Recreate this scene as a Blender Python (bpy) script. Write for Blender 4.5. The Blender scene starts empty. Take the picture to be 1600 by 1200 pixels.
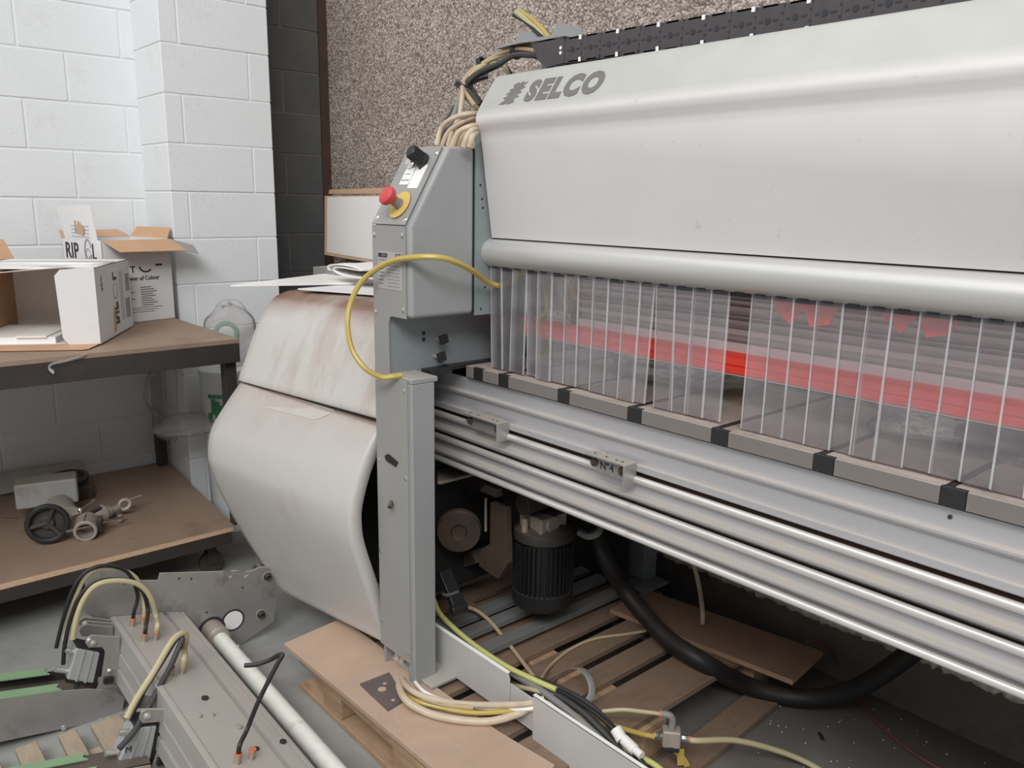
import bpy, bmesh, math, random
from mathutils import Vector, Matrix
random.seed(7)
C = bpy.context.scene.collection
V = Vector
# ------------------------------------------------------------------ camera, light, exposure
sc = bpy.context.scene
cam_d = bpy.data.cameras.new('camera'); cam_d.sensor_width = 36; cam_d.lens = 28.8; cam_d.clip_start = .02
cam = bpy.data.objects.new('camera', cam_d); C.objects.link(cam)
cam.matrix_world = Matrix(((.65749, -.17242, .73347, 0), (.75331, .13048, -.64460, 0), (.01543, .97634, .21567, 1.65), (0, 0, 0, 1)))
sc.camera = cam
sc.view_settings.view_transform = 'Standard'; sc.view_settings.look = 'None'
sc.view_settings.gamma = 1; sc.view_settings.use_curve_mapping = False
sc.view_settings.exposure = -0.12
w = bpy.data.worlds.new('world'); sc.world = w; w.use_nodes = True
bg = w.node_tree.nodes['Background']; bg.inputs[0].default_value = (.97, .985, 1, 1); bg.inputs[1].default_value = .38

def area(name, loc, rot, sx, sy, power, col=(1, 1, 1)):
    d = bpy.data.lights.new(name, 'AREA'); d.shape = 'RECTANGLE'; d.size = sx; d.size_y = sy; d.energy = power; d.color = col
    o = bpy.data.objects.new(name, d); C.objects.link(o); o.location = loc; o.rotation_euler = rot
    return o
# translucent roof over the workshop; second lamp is an added, unseen front fill
area('roof_light', (-.3, -3.2, 6.4), (0, 0, 0), 12.0, 7.5, 360, (.985, 1, .995))
area('front_fill', (2.6, -3.4, 6.3), (math.radians(44), 0, math.radians(32)), 6.0, 2.2, 520, (.99, 1, 1))

# ------------------------------------------------------------------ materials
def L(c):
    c = c / 255
    return c / 12.92 if c <= .04045 else ((c + .055) / 1.055) ** 2.4
def S(r, g, b): return (L(r), L(g), L(b), 1)

def mat(name, col, rough=.55, metal=0, var=.10, scale=6, bump=0, bscale=120, dust_or_dim=None, top_amt=.6, stain=None, stain_scale=2.5, stain_lo=.55, stain_hi=.75, stretch=(1, 1, 1), spec=.5, top_lo=.35, top_hi=.9, top_scale=9, top_floor=.55):
    m = bpy.data.materials.new(name); m.use_nodes = True
    nt = m.node_tree; N = nt.nodes; K = nt.links
    b = N['Principled BSDF']
    b.inputs['Roughness'].default_value = rough; b.inputs['Metallic'].default_value = metal
    b.inputs['Specular IOR Level'].default_value = spec
    tc = N.new('ShaderNodeTexCoord'); mp = N.new('ShaderNodeMapping'); mp.inputs['Scale'].default_value = stretch
    K.new(tc.outputs['Object'], mp.inputs[0])
    nz = N.new('ShaderNodeTexNoise'); nz.inputs['Scale'].default_value = scale; nz.inputs['Detail'].default_value = 6
    nz.inputs['Roughness'].default_value = .62
    K.new(mp.outputs[0], nz.inputs['Vector'])
    mr = N.new('ShaderNodeMapRange'); mr.inputs['From Min'].default_value = .25; mr.inputs['From Max'].default_value = .75
    mr.inputs['To Min'].default_value = 1 - var; mr.inputs['To Max'].default_value = 1 + var
    K.new(nz.outputs[0], mr.inputs[0])
    mx = N.new('ShaderNodeVectorMath'); mx.operation = 'SCALE'; mx.inputs[0].default_value = col[:3]
    K.new(mr.outputs[0], mx.inputs['Scale'])
    cur = mx.outputs[0]
    def mixin(fac, c):
        nonlocal cur
        x = N.new('ShaderNodeMix'); x.data_type = 'RGBA'; K.new(fac, x.inputs[0]); K.new(cur, x.inputs[6])
        x.inputs[7].default_value = c; cur = x.outputs[2]
    if stain:
        n2 = N.new('ShaderNodeTexNoise'); n2.inputs['Scale'].default_value = stain_scale; n2.inputs['Detail'].default_value = 7
        n2.inputs['Roughness'].default_value = .7
        K.new(mp.outputs[0], n2.inputs['Vector'])
        r2 = N.new('ShaderNodeMapRange'); r2.inputs['From Min'].default_value = stain_lo; r2.inputs['From Max'].default_value = stain_hi
        K.new(n2.outputs[0], r2.inputs[0]); mixin(r2.outputs[0], stain)
    if dust_or_dim:      # settled sawdust on faces that look up; for the hood, painted-in dimming
        g = N.new('ShaderNodeNewGeometry'); sp = N.new('ShaderNodeSeparateXYZ'); K.new(g.outputs['Normal'], sp.inputs[0])
        r3 = N.new('ShaderNodeMapRange'); r3.inputs['From Min'].default_value = top_lo; r3.inputs['From Max'].default_value = top_hi
        r3.inputs['To Max'].default_value = top_amt
        K.new(sp.outputs[2], r3.inputs[0])
        n3 = N.new('ShaderNodeTexNoise'); n3.inputs['Scale'].default_value = top_scale; n3.inputs['Detail'].default_value = 5
        K.new(tc.outputs['Object'], n3.inputs['Vector'])
        r4 = N.new('ShaderNodeMapRange'); r4.inputs['From Min'].default_value = .3; r4.inputs['From Max'].default_value = .6; r4.inputs['To Min'].default_value = top_floor
        K.new(n3.outputs[0], r4.inputs[0])
        mm = N.new('ShaderNodeMath'); mm.operation = 'MULTIPLY'; K.new(r3.outputs[0], mm.inputs[0]); K.new(r4.outputs[0], mm.inputs[1])
        mixin(mm.outputs[0], dust_or_dim)
        if metal > 0:
            iv = N.new('ShaderNodeMath'); iv.operation = 'SUBTRACT'; iv.inputs[0].default_value = 1; K.new(mm.outputs[0], iv.inputs[1])
            im = N.new('ShaderNodeMath'); im.operation = 'MULTIPLY'; im.inputs[1].default_value = metal; K.new(iv.outputs[0], im.inputs[0])
            K.new(im.outputs[0], b.inputs['Metallic'])
    K.new(cur, b.inputs['Base Color'])
    if bump:
        n4 = N.new('ShaderNodeTexNoise'); n4.inputs['Scale'].default_value = bscale; n4.inputs['Detail'].default_value = 4
        K.new(mp.outputs[0], n4.inputs['Vector'])
        bp = N.new('ShaderNodeBump'); bp.inputs['Strength'].default_value = bump; bp.inputs['Distance'].default_value = .004
        K.new(n4.outputs[0], bp.inputs['Height']); K.new(bp.outputs[0], b.inputs['Normal'])
    return m

DUST = S(176, 160, 142); DUSTB = S(150, 128, 108)
M = {}
M['grey'] = mat('grey_paint', S(148, 149, 149), .42, var=.05, bump=.12, bscale=260, dust_or_dim=S(182, 172, 158), top_amt=.75)
M['plate'] = mat('warm_grey_paint', S(150, 148, 145), .48, var=.05, bump=.05, bscale=300)
M['steel_blue'] = mat('blue_grey_paint', S(131, 137, 139), .45, var=.06, bump=.06)
M['hood'] = mat('white_hood_paint', S(220, 215, 214), .55, spec=.3, var=.025, scale=5, dust_or_dim=S(182, 181, 176), top_amt=1, top_lo=.1, top_hi=.5, top_floor=.85, stain=S(188, 180, 174), stain_scale=26, stain_lo=.64, stain_hi=.76)  # upper face darkened in the colour to offset the top light
M['cover'] = mat('cream_cover_paint', S(190, 186, 182), .40, var=.03, scale=3, stain=S(172, 154, 144), stain_scale=2.2, stain_lo=.58, stain_hi=.86, stretch=(1, 1, .7), dust_or_dim=S(150, 122, 108), top_amt=.75)
M['cover_top'] = mat('dusty_cover_paint', S(192, 187, 182), .45, var=.03, scale=3, stain=S(160, 134, 120), stain_scale=3.2, stain_lo=.50, stain_hi=.80, stretch=(1.2, .5, .35), dust_or_dim=S(132, 102, 86), top_amt=1, top_lo=.50, top_hi=.85, top_scale=5, top_floor=.15)
M['alu'] = mat('dull_aluminium', S(196, 194, 197), .40, .5, var=.05, scale=3, stretch=(.4, 6, 6), dust_or_dim=S(184, 172, 156), top_amt=.7)
M['rod'] = mat('bright_steel_rod', S(226, 222, 218), .28, .55, var=.05, stain=S(170, 150, 130), stain_scale=5, stain_lo=.6, stain_hi=.8)
M['tube'] = mat('brushed_aluminium_tube', S(205, 203, 200), .36, .5, var=.02, bump=.03, bscale=400, stretch=(.1, 6, 6))
M['table'] = mat('dusty_table_top', S(168, 156, 148), .6, .1, var=.12, scale=9, stain=S(110, 104, 98), stain_scale=7, stain_lo=.5, stain_hi=.75)
M['strip_grey'] = mat('grey_edge_strip', S(120, 113, 110), .5, var=.07, dust_or_dim=S(172, 163, 146), top_amt=.9)
M['black'] = mat('black_plastic', S(38, 37, 38), .45, var=.12)
M['chain'] = mat('chain_plastic', S(70, 66, 68), .5, var=.18, scale=20, dust_or_dim=S(110, 100, 94), top_amt=.6)
M['rubber'] = mat('black_rubber', S(30, 28, 28), .55, var=.2, dust_or_dim=S(70, 60, 54), top_amt=.6)
M['motor'] = mat('motor_black', S(30, 30, 31), .45, var=.2, dust_or_dim=S(96, 86, 78), top_amt=.5)
M['dark'] = mat('oily_dark_metal', S(62, 58, 55), .55, .3, var=.25, stain=S(94, 76, 62), stain_scale=8, dust_or_dim=S(110, 98, 88), top_amt=.8)
M['dark2'] = mat('dark_inside_metal', S(44, 42, 41), .6, .2, var=.2)
M['rust'] = mat('rusty_metal', S(84, 70, 60), .65, .3, var=.3, stain=S(60, 48, 40), stain_scale=14, dust_or_dim=S(112, 100, 90))
M['brown'] = mat('rust_brown_paint', S(70, 52, 42), .8, var=.3, scale=9)
M['red'] = mat('red_plastic', S(246, 70, 54), .42, var=.06)
M['redcap'] = mat('red_button', S(196, 66, 70), .35, var=.06)
M['yellow'] = mat('yellow_disc', S(214, 180, 96), .5, var=.06)
M['hose'] = mat('amber_air_hose', S(186, 163, 88), .35, var=.06)
M['hose2'] = mat('pale_air_hose', S(184, 172, 136), .35, var=.08)
M['green_hose'] = mat('yellow_green_cable', S(190, 190, 118), .4, var=.1)
M['beige'] = mat('beige_cable', S(196, 178, 156), .5, var=.12, scale=20, stain=S(140, 120, 102), stain_scale=18, stain_lo=.6, stain_hi=.85)
M['beige2'] = mat('tan_cable', S(178, 158, 126), .5, var=.12)
M['grey_cable'] = mat('grey_cable', S(132, 130, 128), .5, var=.15)
M['dark_cable'] = mat('dark_grey_cable', S(62, 60, 60), .5, var=.2)
M['pink_cable'] = mat('dusty_red_cable', S(120, 74, 70), .5, var=.15)
M['wood'] = mat('pallet_wood', S(126, 104, 86), .75, var=.28, scale=5, stretch=(4, 1, 4), bump=.3, bscale=60, stain=S(100, 80, 66), stain_scale=5, stain_lo=.52, stain_hi=.8)
M['woodx'] = mat('pallet_wood_lengthwise', S(170, 140, 112), .75, var=.25, scale=5, stretch=(1, 5, 5), bump=.3, bscale=60, stain=S(112, 80, 60), stain_scale=4, stain_lo=.52, stain_hi=.8)
M['wood_grey'] = mat('weathered_pallet_wood', S(158, 142, 122), .8, var=.25, scale=6, stretch=(1, 5, 5), bump=.4, bscale=60)
M['chip'] = mat('dusty_chipboard', S(180, 154, 134), .75, var=.10, scale=7, bump=.15, bscale=300, stain=S(168, 142, 128), stain_scale=3)
M['chipdark'] = mat('brown_chipboard', S(164, 130, 106), .75, var=.15, scale=7, bump=.2, bscale=300, dust_or_dim=S(126, 102, 86), top_amt=.6)
M['chipraw'] = mat('raw_chipboard_edge', S(206, 172, 142), .8, var=.2, scale=160)
M['melamine'] = mat('white_melamine', S(244, 240, 235), .4, var=.02)
M['shelfboard'] = mat('brown_shelf_board', S(148, 126, 108), .65, var=.12, scale=4, stain=S(120, 100, 86), stain_scale=3, bump=.05)
M['frame'] = mat('dark_angle_iron', S(64, 58, 54), .5, .2, var=.18, scale=9, bump=.08)
M['steelplate'] = mat('worn_steel_plate', S(112, 100, 98), .45, .35, var=.15, scale=12)
M['zinc'] = mat('zinc_plate', S(166, 163, 160), .42, .55, var=.12, scale=7, stain=S(120, 108, 100), stain_scale=6, dust_or_dim=S(184, 172, 154), top_amt=.7)
M['bolt'] = mat('bright_bolt', S(206, 204, 200), .3, .7, var=.05)
M['chrome'] = mat('chrome', S(225, 225, 225), .15, .95, var=.02)
M['castalu'] = mat('dusty_cast_aluminium', S(170, 160, 148), .55, .3, var=.12, scale=14, stain=S(150, 128, 108), stain_scale=6)
M['beamalu'] = mat('dusty_beam_aluminium', S(172, 170, 166), .5, .35, var=.07, scale=6, stretch=(.5, 3, 3), stain=S(172, 156, 144), stain_scale=4, stain_lo=.52, stain_hi=.85, dust_or_dim=S(172, 162, 152), top_amt=.6)
M['cyl'] = mat('cylinder_grey', S(176, 178, 178), .4, .35, var=.06, scale=12)
M['whitepipe'] = mat('white_pipe', S(222, 220, 212), .42, var=.08, scale=30, stain=S(176, 160, 146), stain_scale=12, stain_lo=.6, stain_hi=.85)
M['green'] = mat('green_paint', S(132, 160, 124), .5, var=.12, scale=10)
M['orange'] = mat('orange_collar', S(198, 116, 78), .4, var=.05)
M['brass'] = mat('dull_fitting', S(176, 164, 146), .35, .6, var=.1)
M['card'] = mat('brown_cardboard', S(194, 156, 122), .8, var=.07, scale=8, bump=.05)
M['cardin'] = mat('inner_cardboard', S(150, 116, 92), .85, var=.08)
M['boxwhite'] = mat('white_box_print', S(224, 222, 222), .6, var=.03, scale=9, stain=S(190, 188, 190), stain_scale=8, stain_lo=.6, stain_hi=.85)
M['paper'] = mat('white_paper', S(238, 236, 232), .7, var=.02)
M['label'] = mat('silver_label', S(176, 172, 172), .4, .1, var=.03)
M['ink'] = mat('dark_ink', S(48, 46, 56), .6, var=.02)
M['inkgrey'] = mat('grey_lettering', S(112, 108, 106), .5, var=.04)
M['inkpale'] = mat('pale_print', S(150, 146, 146), .6, var=.02)
M['cloth'] = mat('white_cloth', S(230, 226, 222), .9, var=.05, bump=.2, bscale=80)
M['castdark'] = mat('dusty_dark_rubber', S(58, 54, 52), .7, var=.2, dust_or_dim=S(110, 96, 86), top_amt=.5)
M['greybox'] = mat('grey_cast_box', S(172, 172, 168), .55, var=.08, scale=10, stain=S(140, 122, 106), stain_scale=6, dust_or_dim=S(160, 142, 122), top_amt=.6)
M['bucket'] = mat('white_bucket_plastic', S(214, 218, 216), .4, var=.03)
M['greenink'] = mat('green_print', S(60, 132, 86), .5, var=.05)
M['blockwhite'] = mat('white_painted_block', S(228, 230, 231), .6, var=.02, scale=4, bump=.35, bscale=70, stain=S(214, 213, 210), stain_scale=3, stain_lo=.58, stain_hi=.8)
M['mortarwhite'] = mat('white_painted_mortar', S(226, 227, 228), .7, var=.03, bump=.3, bscale=120)
M['blockgrey'] = mat('bare_grey_block', S(84, 84, 84), .85, var=.16, scale=5, bump=.5, bscale=110, stain=S(92, 86, 78), stain_scale=4)
M['mortargrey'] = mat('grey_mortar', S(102, 99, 94), .9, var=.15, bump=.4)
M['plinth'] = mat('dark_concrete', S(106, 101, 97), .85, var=.2, scale=4, bump=.4, bscale=40, stain=S(66, 60, 56), stain_scale=2.5)
M['rough'] = mat('rough_concrete_lip', S(206, 196, 186), .95, var=.45, scale=40, bump=1, bscale=60)

def floor_mat():
    m = mat('concrete_floor', S(148, 148, 144), .62, var=.14, scale=2.2, bump=.15, bscale=60, stain=S(122, 116, 112), stain_scale=1.6, stain_lo=.5, stain_hi=.8)
    # grubby floor, darkened in colour towards the back wall for the saw's shade
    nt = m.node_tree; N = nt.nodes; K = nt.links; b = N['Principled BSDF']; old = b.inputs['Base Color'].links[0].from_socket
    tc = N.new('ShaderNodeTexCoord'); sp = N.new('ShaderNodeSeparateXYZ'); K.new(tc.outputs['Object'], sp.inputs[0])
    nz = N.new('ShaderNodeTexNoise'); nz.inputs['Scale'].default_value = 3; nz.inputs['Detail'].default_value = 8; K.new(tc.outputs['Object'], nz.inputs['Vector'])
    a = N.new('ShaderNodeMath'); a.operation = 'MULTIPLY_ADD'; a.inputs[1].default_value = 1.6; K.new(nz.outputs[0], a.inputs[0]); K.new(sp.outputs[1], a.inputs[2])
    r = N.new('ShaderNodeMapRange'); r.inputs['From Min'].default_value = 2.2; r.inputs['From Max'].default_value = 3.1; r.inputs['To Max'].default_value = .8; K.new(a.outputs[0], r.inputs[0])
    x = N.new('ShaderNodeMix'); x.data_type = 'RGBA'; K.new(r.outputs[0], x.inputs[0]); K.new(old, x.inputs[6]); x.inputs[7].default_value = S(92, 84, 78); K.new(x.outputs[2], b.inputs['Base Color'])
    return m
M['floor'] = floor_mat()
M['recess'] = mat('recess_shade', S(184, 178, 172), .5, var=.06, scale=9, stain=S(160, 148, 138), stain_scale=5)
M['barpaint'] = mat('dull_grey_bar', S(116, 118, 118), .5, var=.15, scale=8, dust_or_dim=S(120, 112, 104), top_amt=.4)
M['chpaint'] = mat('light_grey_channel_paint', S(184, 182, 178), .45, var=.06, scale=5)
M['beamface'] = mat('grooved_beam_metal', S(214, 200, 198), .5, .1, var=.08, scale=8, stretch=(.3, 4, 4))
M['groove'] = mat('brown_groove_lining', S(84, 62, 48), .8, var=.2, scale=9)

def pebble_mat():
    m = bpy.data.materials.new('pebbledash'); m.use_nodes = True
    nt = m.node_tree; N = nt.nodes; K = nt.links; b = N['Principled BSDF']; b.inputs['Roughness'].default_value = .85
    tc = N.new('ShaderNodeTexCoord')
    vo = N.new('ShaderNodeTexVoronoi'); vo.inputs['Scale'].default_value = 105; vo.inputs['Randomness'].default_value = 1
    K.new(tc.outputs['Object'], vo.inputs['Vector'])
    sp = N.new('ShaderNodeSeparateColor'); K.new(vo.outputs['Color'], sp.inputs[0])
    cr = N.new('ShaderNodeValToRGB'); e = cr.color_ramp.elements
    e[0].position = 0; e[0].color = S(128, 112, 104); e[1].position = 1; e[1].color = S(220, 208, 196)
    for p, c in ((.25, S(162, 146, 136)), (.5, S(182, 167, 156)), (.75, S(200, 185, 174))):
        k = cr.color_ramp.elements.new(p); k.color = c
    K.new(sp.outputs[0], cr.inputs[0])
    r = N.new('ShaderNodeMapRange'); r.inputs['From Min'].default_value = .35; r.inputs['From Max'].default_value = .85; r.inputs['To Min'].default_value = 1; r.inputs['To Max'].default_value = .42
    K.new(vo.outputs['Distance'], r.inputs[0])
    big = N.new('ShaderNodeTexNoise'); big.inputs['Scale'].default_value = 2.2; big.inputs['Detail'].default_value = 4
    K.new(tc.outputs['Object'], big.inputs['Vector'])
    r2 = N.new('ShaderNodeMapRange'); r2.inputs['From Min'].default_value = .3; r2.inputs['From Max'].default_value = .7; r2.inputs['To Min'].default_value = .86; r2.inputs['To Max'].default_value = 1.1
    K.new(big.outputs[0], r2.inputs[0])
    mm = N.new('ShaderNodeMath'); mm.operation = 'MULTIPLY'; K.new(r.outputs[0], mm.inputs[0]); K.new(r2.outputs[0], mm.inputs[1])
    sc_ = N.new('ShaderNodeVectorMath'); sc_.operation = 'SCALE'; K.new(cr.outputs[0], sc_.inputs[0]); K.new(mm.outputs[0], sc_.inputs['Scale'])
    K.new(sc_.outputs[0], b.inputs['Base Color'])
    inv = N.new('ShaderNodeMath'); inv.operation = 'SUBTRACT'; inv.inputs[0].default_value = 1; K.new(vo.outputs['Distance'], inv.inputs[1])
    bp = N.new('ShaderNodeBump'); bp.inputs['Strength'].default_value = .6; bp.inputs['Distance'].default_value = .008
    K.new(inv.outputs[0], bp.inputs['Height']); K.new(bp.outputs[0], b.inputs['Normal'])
    return m
M['pebble'] = pebble_mat()

def clear_mat(name, tint, haze, glossy_rough, hazecol, crinkle=0):
    m = bpy.data.materials.new(name); m.use_nodes = True
    nt = m.node_tree; N = nt.nodes; K = nt.links; N.remove(N['Principled BSDF']); out = N['Material Output']
    tr = N.new('ShaderNodeBsdfTransparent'); tr.inputs[0].default_value = tint
    df = N.new('ShaderNodeBsdfDiffuse'); df.inputs[0].default_value = hazecol
    gl = N.new('ShaderNodeBsdfGlossy'); gl.inputs['Roughness'].default_value = glossy_rough
    tc = N.new('ShaderNodeTexCoord'); nz = N.new('ShaderNodeTexNoise'); nz.inputs['Scale'].default_value = 14; nz.inputs['Detail'].default_value = 5
    K.new(tc.outputs['Object'], nz.inputs['Vector'])
    r = N.new('ShaderNodeMapRange'); r.inputs['From Min'].default_value = .3; r.inputs['From Max'].default_value = .7
    r.inputs['To Min'].default_value = haze * .75; r.inputs['To Max'].default_value = haze * 1.25
    K.new(nz.outputs[0], r.inputs[0])
    m1 = N.new('ShaderNodeMixShader'); K.new(r.outputs[0], m1.inputs[0]); K.new(tr.outputs[0], m1.inputs[1]); K.new(df.outputs[0], m1.inputs[2])
    fr = N.new('ShaderNodeFresnel'); fr.inputs[0].default_value = 1.35 if haze < .2 else 1.12
    m2 = N.new('ShaderNodeMixShader'); K.new(fr.outputs[0], m2.inputs[0]); K.new(m1.outputs[0], m2.inputs[1]); K.new(gl.outputs[0], m2.inputs[2])
    K.new(m2.outputs[0], out.inputs[0])
    if crinkle:
        n2 = N.new('ShaderNodeTexNoise'); n2.inputs['Scale'].default_value = 30; n2.inputs['Detail'].default_value = 4
        K.new(tc.outputs['Object'], n2.inputs['Vector'])
        bp = N.new('ShaderNodeBump'); bp.inputs['Strength'].default_value = crinkle; bp.inputs['Distance'].default_value = .02
        K.new(n2.outputs[0], bp.inputs['Height']); K.new(bp.outputs[0], gl.inputs['Normal']); K.new(bp.outputs[0], fr.inputs['Normal'])
    return m
M['clear'] = clear_mat('clear_strip', (.985, .98, .985, 1), .095, .12, (.84, .80, .83, 1))
M['clear_edge'] = clear_mat('clear_strip_edge', (.96, .96, .97, 1), .30, .2, (.86, .86, .88, 1))
M['wrap'] = clear_mat('crinkled_wrap', (.94, .93, .93, 1), .16, .10, (.8, .78, .78, 1), crinkle=1.0)
M['flap'] = mat('bright_red_flap', S(255, 100, 88), .45, var=.04)
M['film'] = clear_mat('plastic_film', (.94, .93, .93, 1), .24, .2, (.80, .76, .76, 1), crinkle=.5)

# ------------------------------------------------------------------ mesh helpers
class MB:
    def __init__(s): s.v = []; s.f = []; s.m = []
    def add(s, vs, fs, mi=0):
        o = len(s.v); s.v += [V(p) for p in vs]; s.f += [tuple(i + o for i in f) for f in fs]; s.m += [mi] * len(fs); return s
    def box(s, a, b, mi=0):
        x0, y0, z0 = (min(a[i], b[i]) for i in range(3)); x1, y1, z1 = (max(a[i], b[i]) for i in range(3))
        return s.add([(x0, y0, z0), (x1, y0, z0), (x1, y1, z0), (x0, y1, z0), (x0, y0, z1), (x1, y0, z1), (x1, y1, z1), (x0, y1, z1)],
                     [(0, 3, 2, 1), (4, 5, 6, 7), (0, 1, 5, 4), (1, 2, 6, 5), (2, 3, 7, 6), (3, 0, 4, 7)], mi)
    def obox(s, o, ax, ay, az, mi=0):   # corner + three edge vectors
        o, ax, ay, az = V(o), V(ax), V(ay), V(az)
        return s.add([o, o + ax, o + ax + ay, o + ay, o + az, o + ax + az, o + ax + ay + az, o + ay + az],
                     [(0, 3, 2, 1), (4, 5, 6, 7), (0, 1, 5, 4), (1, 2, 6, 5), (2, 3, 7, 6), (3, 0, 4, 7)], mi)
    def prism(s, poly, vec, mi=0):
        n = len(poly); vec = V(vec); p = [V(q) for q in poly]
        return s.add(p + [q + vec for q in p], [tuple(range(n - 1, -1, -1)), tuple(range(n, 2 * n))] + [(i, (i + 1) % n, (i + 1) % n + n, i + n) for i in range(n)], mi)
    def yz(s, poly, x0, x1, mi=0): return s.prism([(x0, y, z) for y, z in poly], (x1 - x0, 0, 0), mi)
    def xz(s, poly, y0, y1, mi=0): return s.prism([(x, y0, z) for x, z in poly], (0, y1 - y0, 0), mi)
    def xy(s, poly, z0, z1, mi=0): return s.prism([(x, y, z0) for x, y in poly], (0, 0, z1 - z0), mi)
    def cyl(s, a, b, r0, r1=None, n=20, caps=True, mi=0):
        a, b = V(a), V(b); r1 = r0 if r1 is None else r1; d = (b - a).normalized()
        u = d.orthogonal().normalized(); w_ = d.cross(u)
        vs = []
        for c, r in ((a, r0), (b, r1)):
            for i in range(n):
                t = 2 * math.pi * i / n; vs.append(c + (u * math.cos(t) + w_ * math.sin(t)) * r)
        fs = [(i, (i + 1) % n, (i + 1) % n + n, i + n) for i in range(n)]
        if caps: fs += [tuple(range(n - 1, -1, -1)), tuple(range(n, 2 * n))]
        return s.add(vs, fs, mi)
    def lathe(s, o, d, prof, n=24, mi=0):     # prof: (distance along d, radius)
        o, d = V(o), V(d).normalized(); u = d.orthogonal().normalized(); w_ = d.cross(u); vs = []; fs = []
        for h, r in prof:
            for i in range(n):
                t = 2 * math.pi * i / n; vs.append(o + d * h + (u * math.cos(t) + w_ * math.sin(t)) * r)
        k = len(prof)
        for j in range(k - 1):
            for i in range(n): fs.append((j * n + i, j * n + (i + 1) % n, (j + 1) * n + (i + 1) % n, (j + 1) * n + i))
        if prof[0][1] > 1e-5: fs.append(tuple(range(n - 1, -1, -1)))
        if prof[-1][1] > 1e-5: fs.append(tuple(range((k - 1) * n, k * n)))
        return s.add(vs, fs, mi)
    def ring(s, o, d, R, r, n=32, k=12, mi=0):
        o, d = V(o), V(d).normalized(); u = d.orthogonal().normalized(); w_ = d.cross(u); vs = []; fs = []
        for i in range(n):
            t = 2 * math.pi * i / n; e = u * math.cos(t) + w_ * math.sin(t)
            for j in range(k):
                q = 2 * math.pi * j / k; vs.append(o + e * (R + r * math.cos(q)) + d * (r * math.sin(q)))
        for i in range(n):
            for j in range(k): fs.append((i * k + j, ((i + 1) % n) * k + j, ((i + 1) % n) * k + (j + 1) % k, i * k + (j + 1) % k))
        return s.add(vs, fs, mi)
    def tube(s, pts, r, n=10, sub=8, mi=0, smooth=True, flat=None):
        p = spline(pts, sub) if smooth else [V(q) for q in pts]
        vs = []; fs = []; prev = None
        for i, c in enumerate(p):
            d = (p[min(i + 1, len(p) - 1)] - p[max(i - 1, 0)]).normalized()
            u = d.orthogonal().normalized() if prev is None else (prev - d * prev.dot(d)).normalized()
            prev = u; w_ = d.cross(u)
            for j in range(n):
                t = 2 * math.pi * j / n
                vs.append(c + u * math.cos(t) * r + w_ * math.sin(t) * (r if flat is None else flat))
        for i in range(len(p) - 1):
            for j in range(n): fs.append((i * n + j, i * n + (j + 1) % n, (i + 1) * n + (j + 1) % n, (i + 1) * n + j))
        fs += [tuple(range(n - 1, -1, -1)), tuple(range((len(p) - 1) * n, len(p) * n))]
        return s.add(vs, fs, mi)
    def grid(s, rows, mi=0, close=False):
        n = len(rows[0]); vs = [q for r in rows for q in r]; fs = []
        for i in range(len(rows) - 1):
            for j in range(n - (0 if close else 1)): fs.append((i * n + j, i * n + (j + 1) % n, (i + 1) * n + (j + 1) % n, (i + 1) * n + j))
        return s.add(vs, fs, mi)

def spline(pts, sub=8):
    p = [V(q) for q in pts]
    if len(p) < 3: return p
    q = [p[0] * 2 - p[1]] + p + [p[-1] * 2 - p[-2]]; out = []
    for i in range(1, len(q) - 2):
        for k in range(sub):
            t = k / sub; a, b, c, d = q[i - 1], q[i], q[i + 1], q[i + 2]
            out.append(.5 * ((2 * b) + (c - a) * t + (2 * a - 5 * b + 4 * c - d) * t * t + (3 * b - a - 3 * c + d) * t ** 3))
    out.append(p[-1]); return out

WL = {}
def obj(name, mb, m, parent=None, bevel=0, ang=35, solid=0, sub=0, stuff=False, label=None, seg=2):
    vs = mb.v; lo = V([min(p[i] for p in vs) for i in range(3)]); hi = V([max(p[i] for p in vs) for i in range(3)])
    c = (lo + hi) / 2 if parent is not None else V(((lo.x + hi.x) / 2, (lo.y + hi.y) / 2, lo.z))
    me = bpy.data.meshes.new(name); me.from_pydata([p - c for p in vs], [], mb.f)
    bm = bmesh.new(); bm.from_mesh(me); bmesh.ops.recalc_face_normals(bm, faces=bm.faces); bm.to_mesh(me); bm.free()
    ms = m if isinstance(m, (list, tuple)) else [m]
    for k in ms: me.materials.append(M[k])
    if len(ms) > 1:
        for i, p in enumerate(me.polygons): p.material_index = mb.m[i]
    me.polygons.foreach_set('use_smooth', [True] * len(me.polygons))
    me.set_sharp_from_angle(angle=math.radians(ang)); me.update()
    o = bpy.data.objects.new(name, me); C.objects.link(o); WL[o] = c
    o.location = c - (WL[parent] if parent is not None else V((0, 0, 0)))
    if parent is not None: o.parent = parent
    if sub:
        k = o.modifiers.new('sub', 'SUBSURF'); k.levels = sub; k.render_levels = sub
    if solid:
        k = o.modifiers.new('solid', 'SOLIDIFY'); k.thickness = solid; k.offset = -1
    if bevel:
        k = o.modifiers.new('bev', 'BEVEL'); k.width = bevel; k.segments = seg; k.limit_method = 'ANGLE'; k.angle_limit = math.radians(40); k.harden_normals = True
    if stuff: o['kind'] = 'stuff'
    if label: o['label'] = label
    return o

def inst(src, name, parent, world, rot=None, scale=None):
    o = bpy.data.objects.new(name, src.data); C.objects.link(o); WL[o] = V(world)
    o.parent = parent; o.location = V(world) - WL[parent]
    if rot is not None: o.rotation_euler = rot
    if scale is not None: o.scale = scale
    return o

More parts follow.
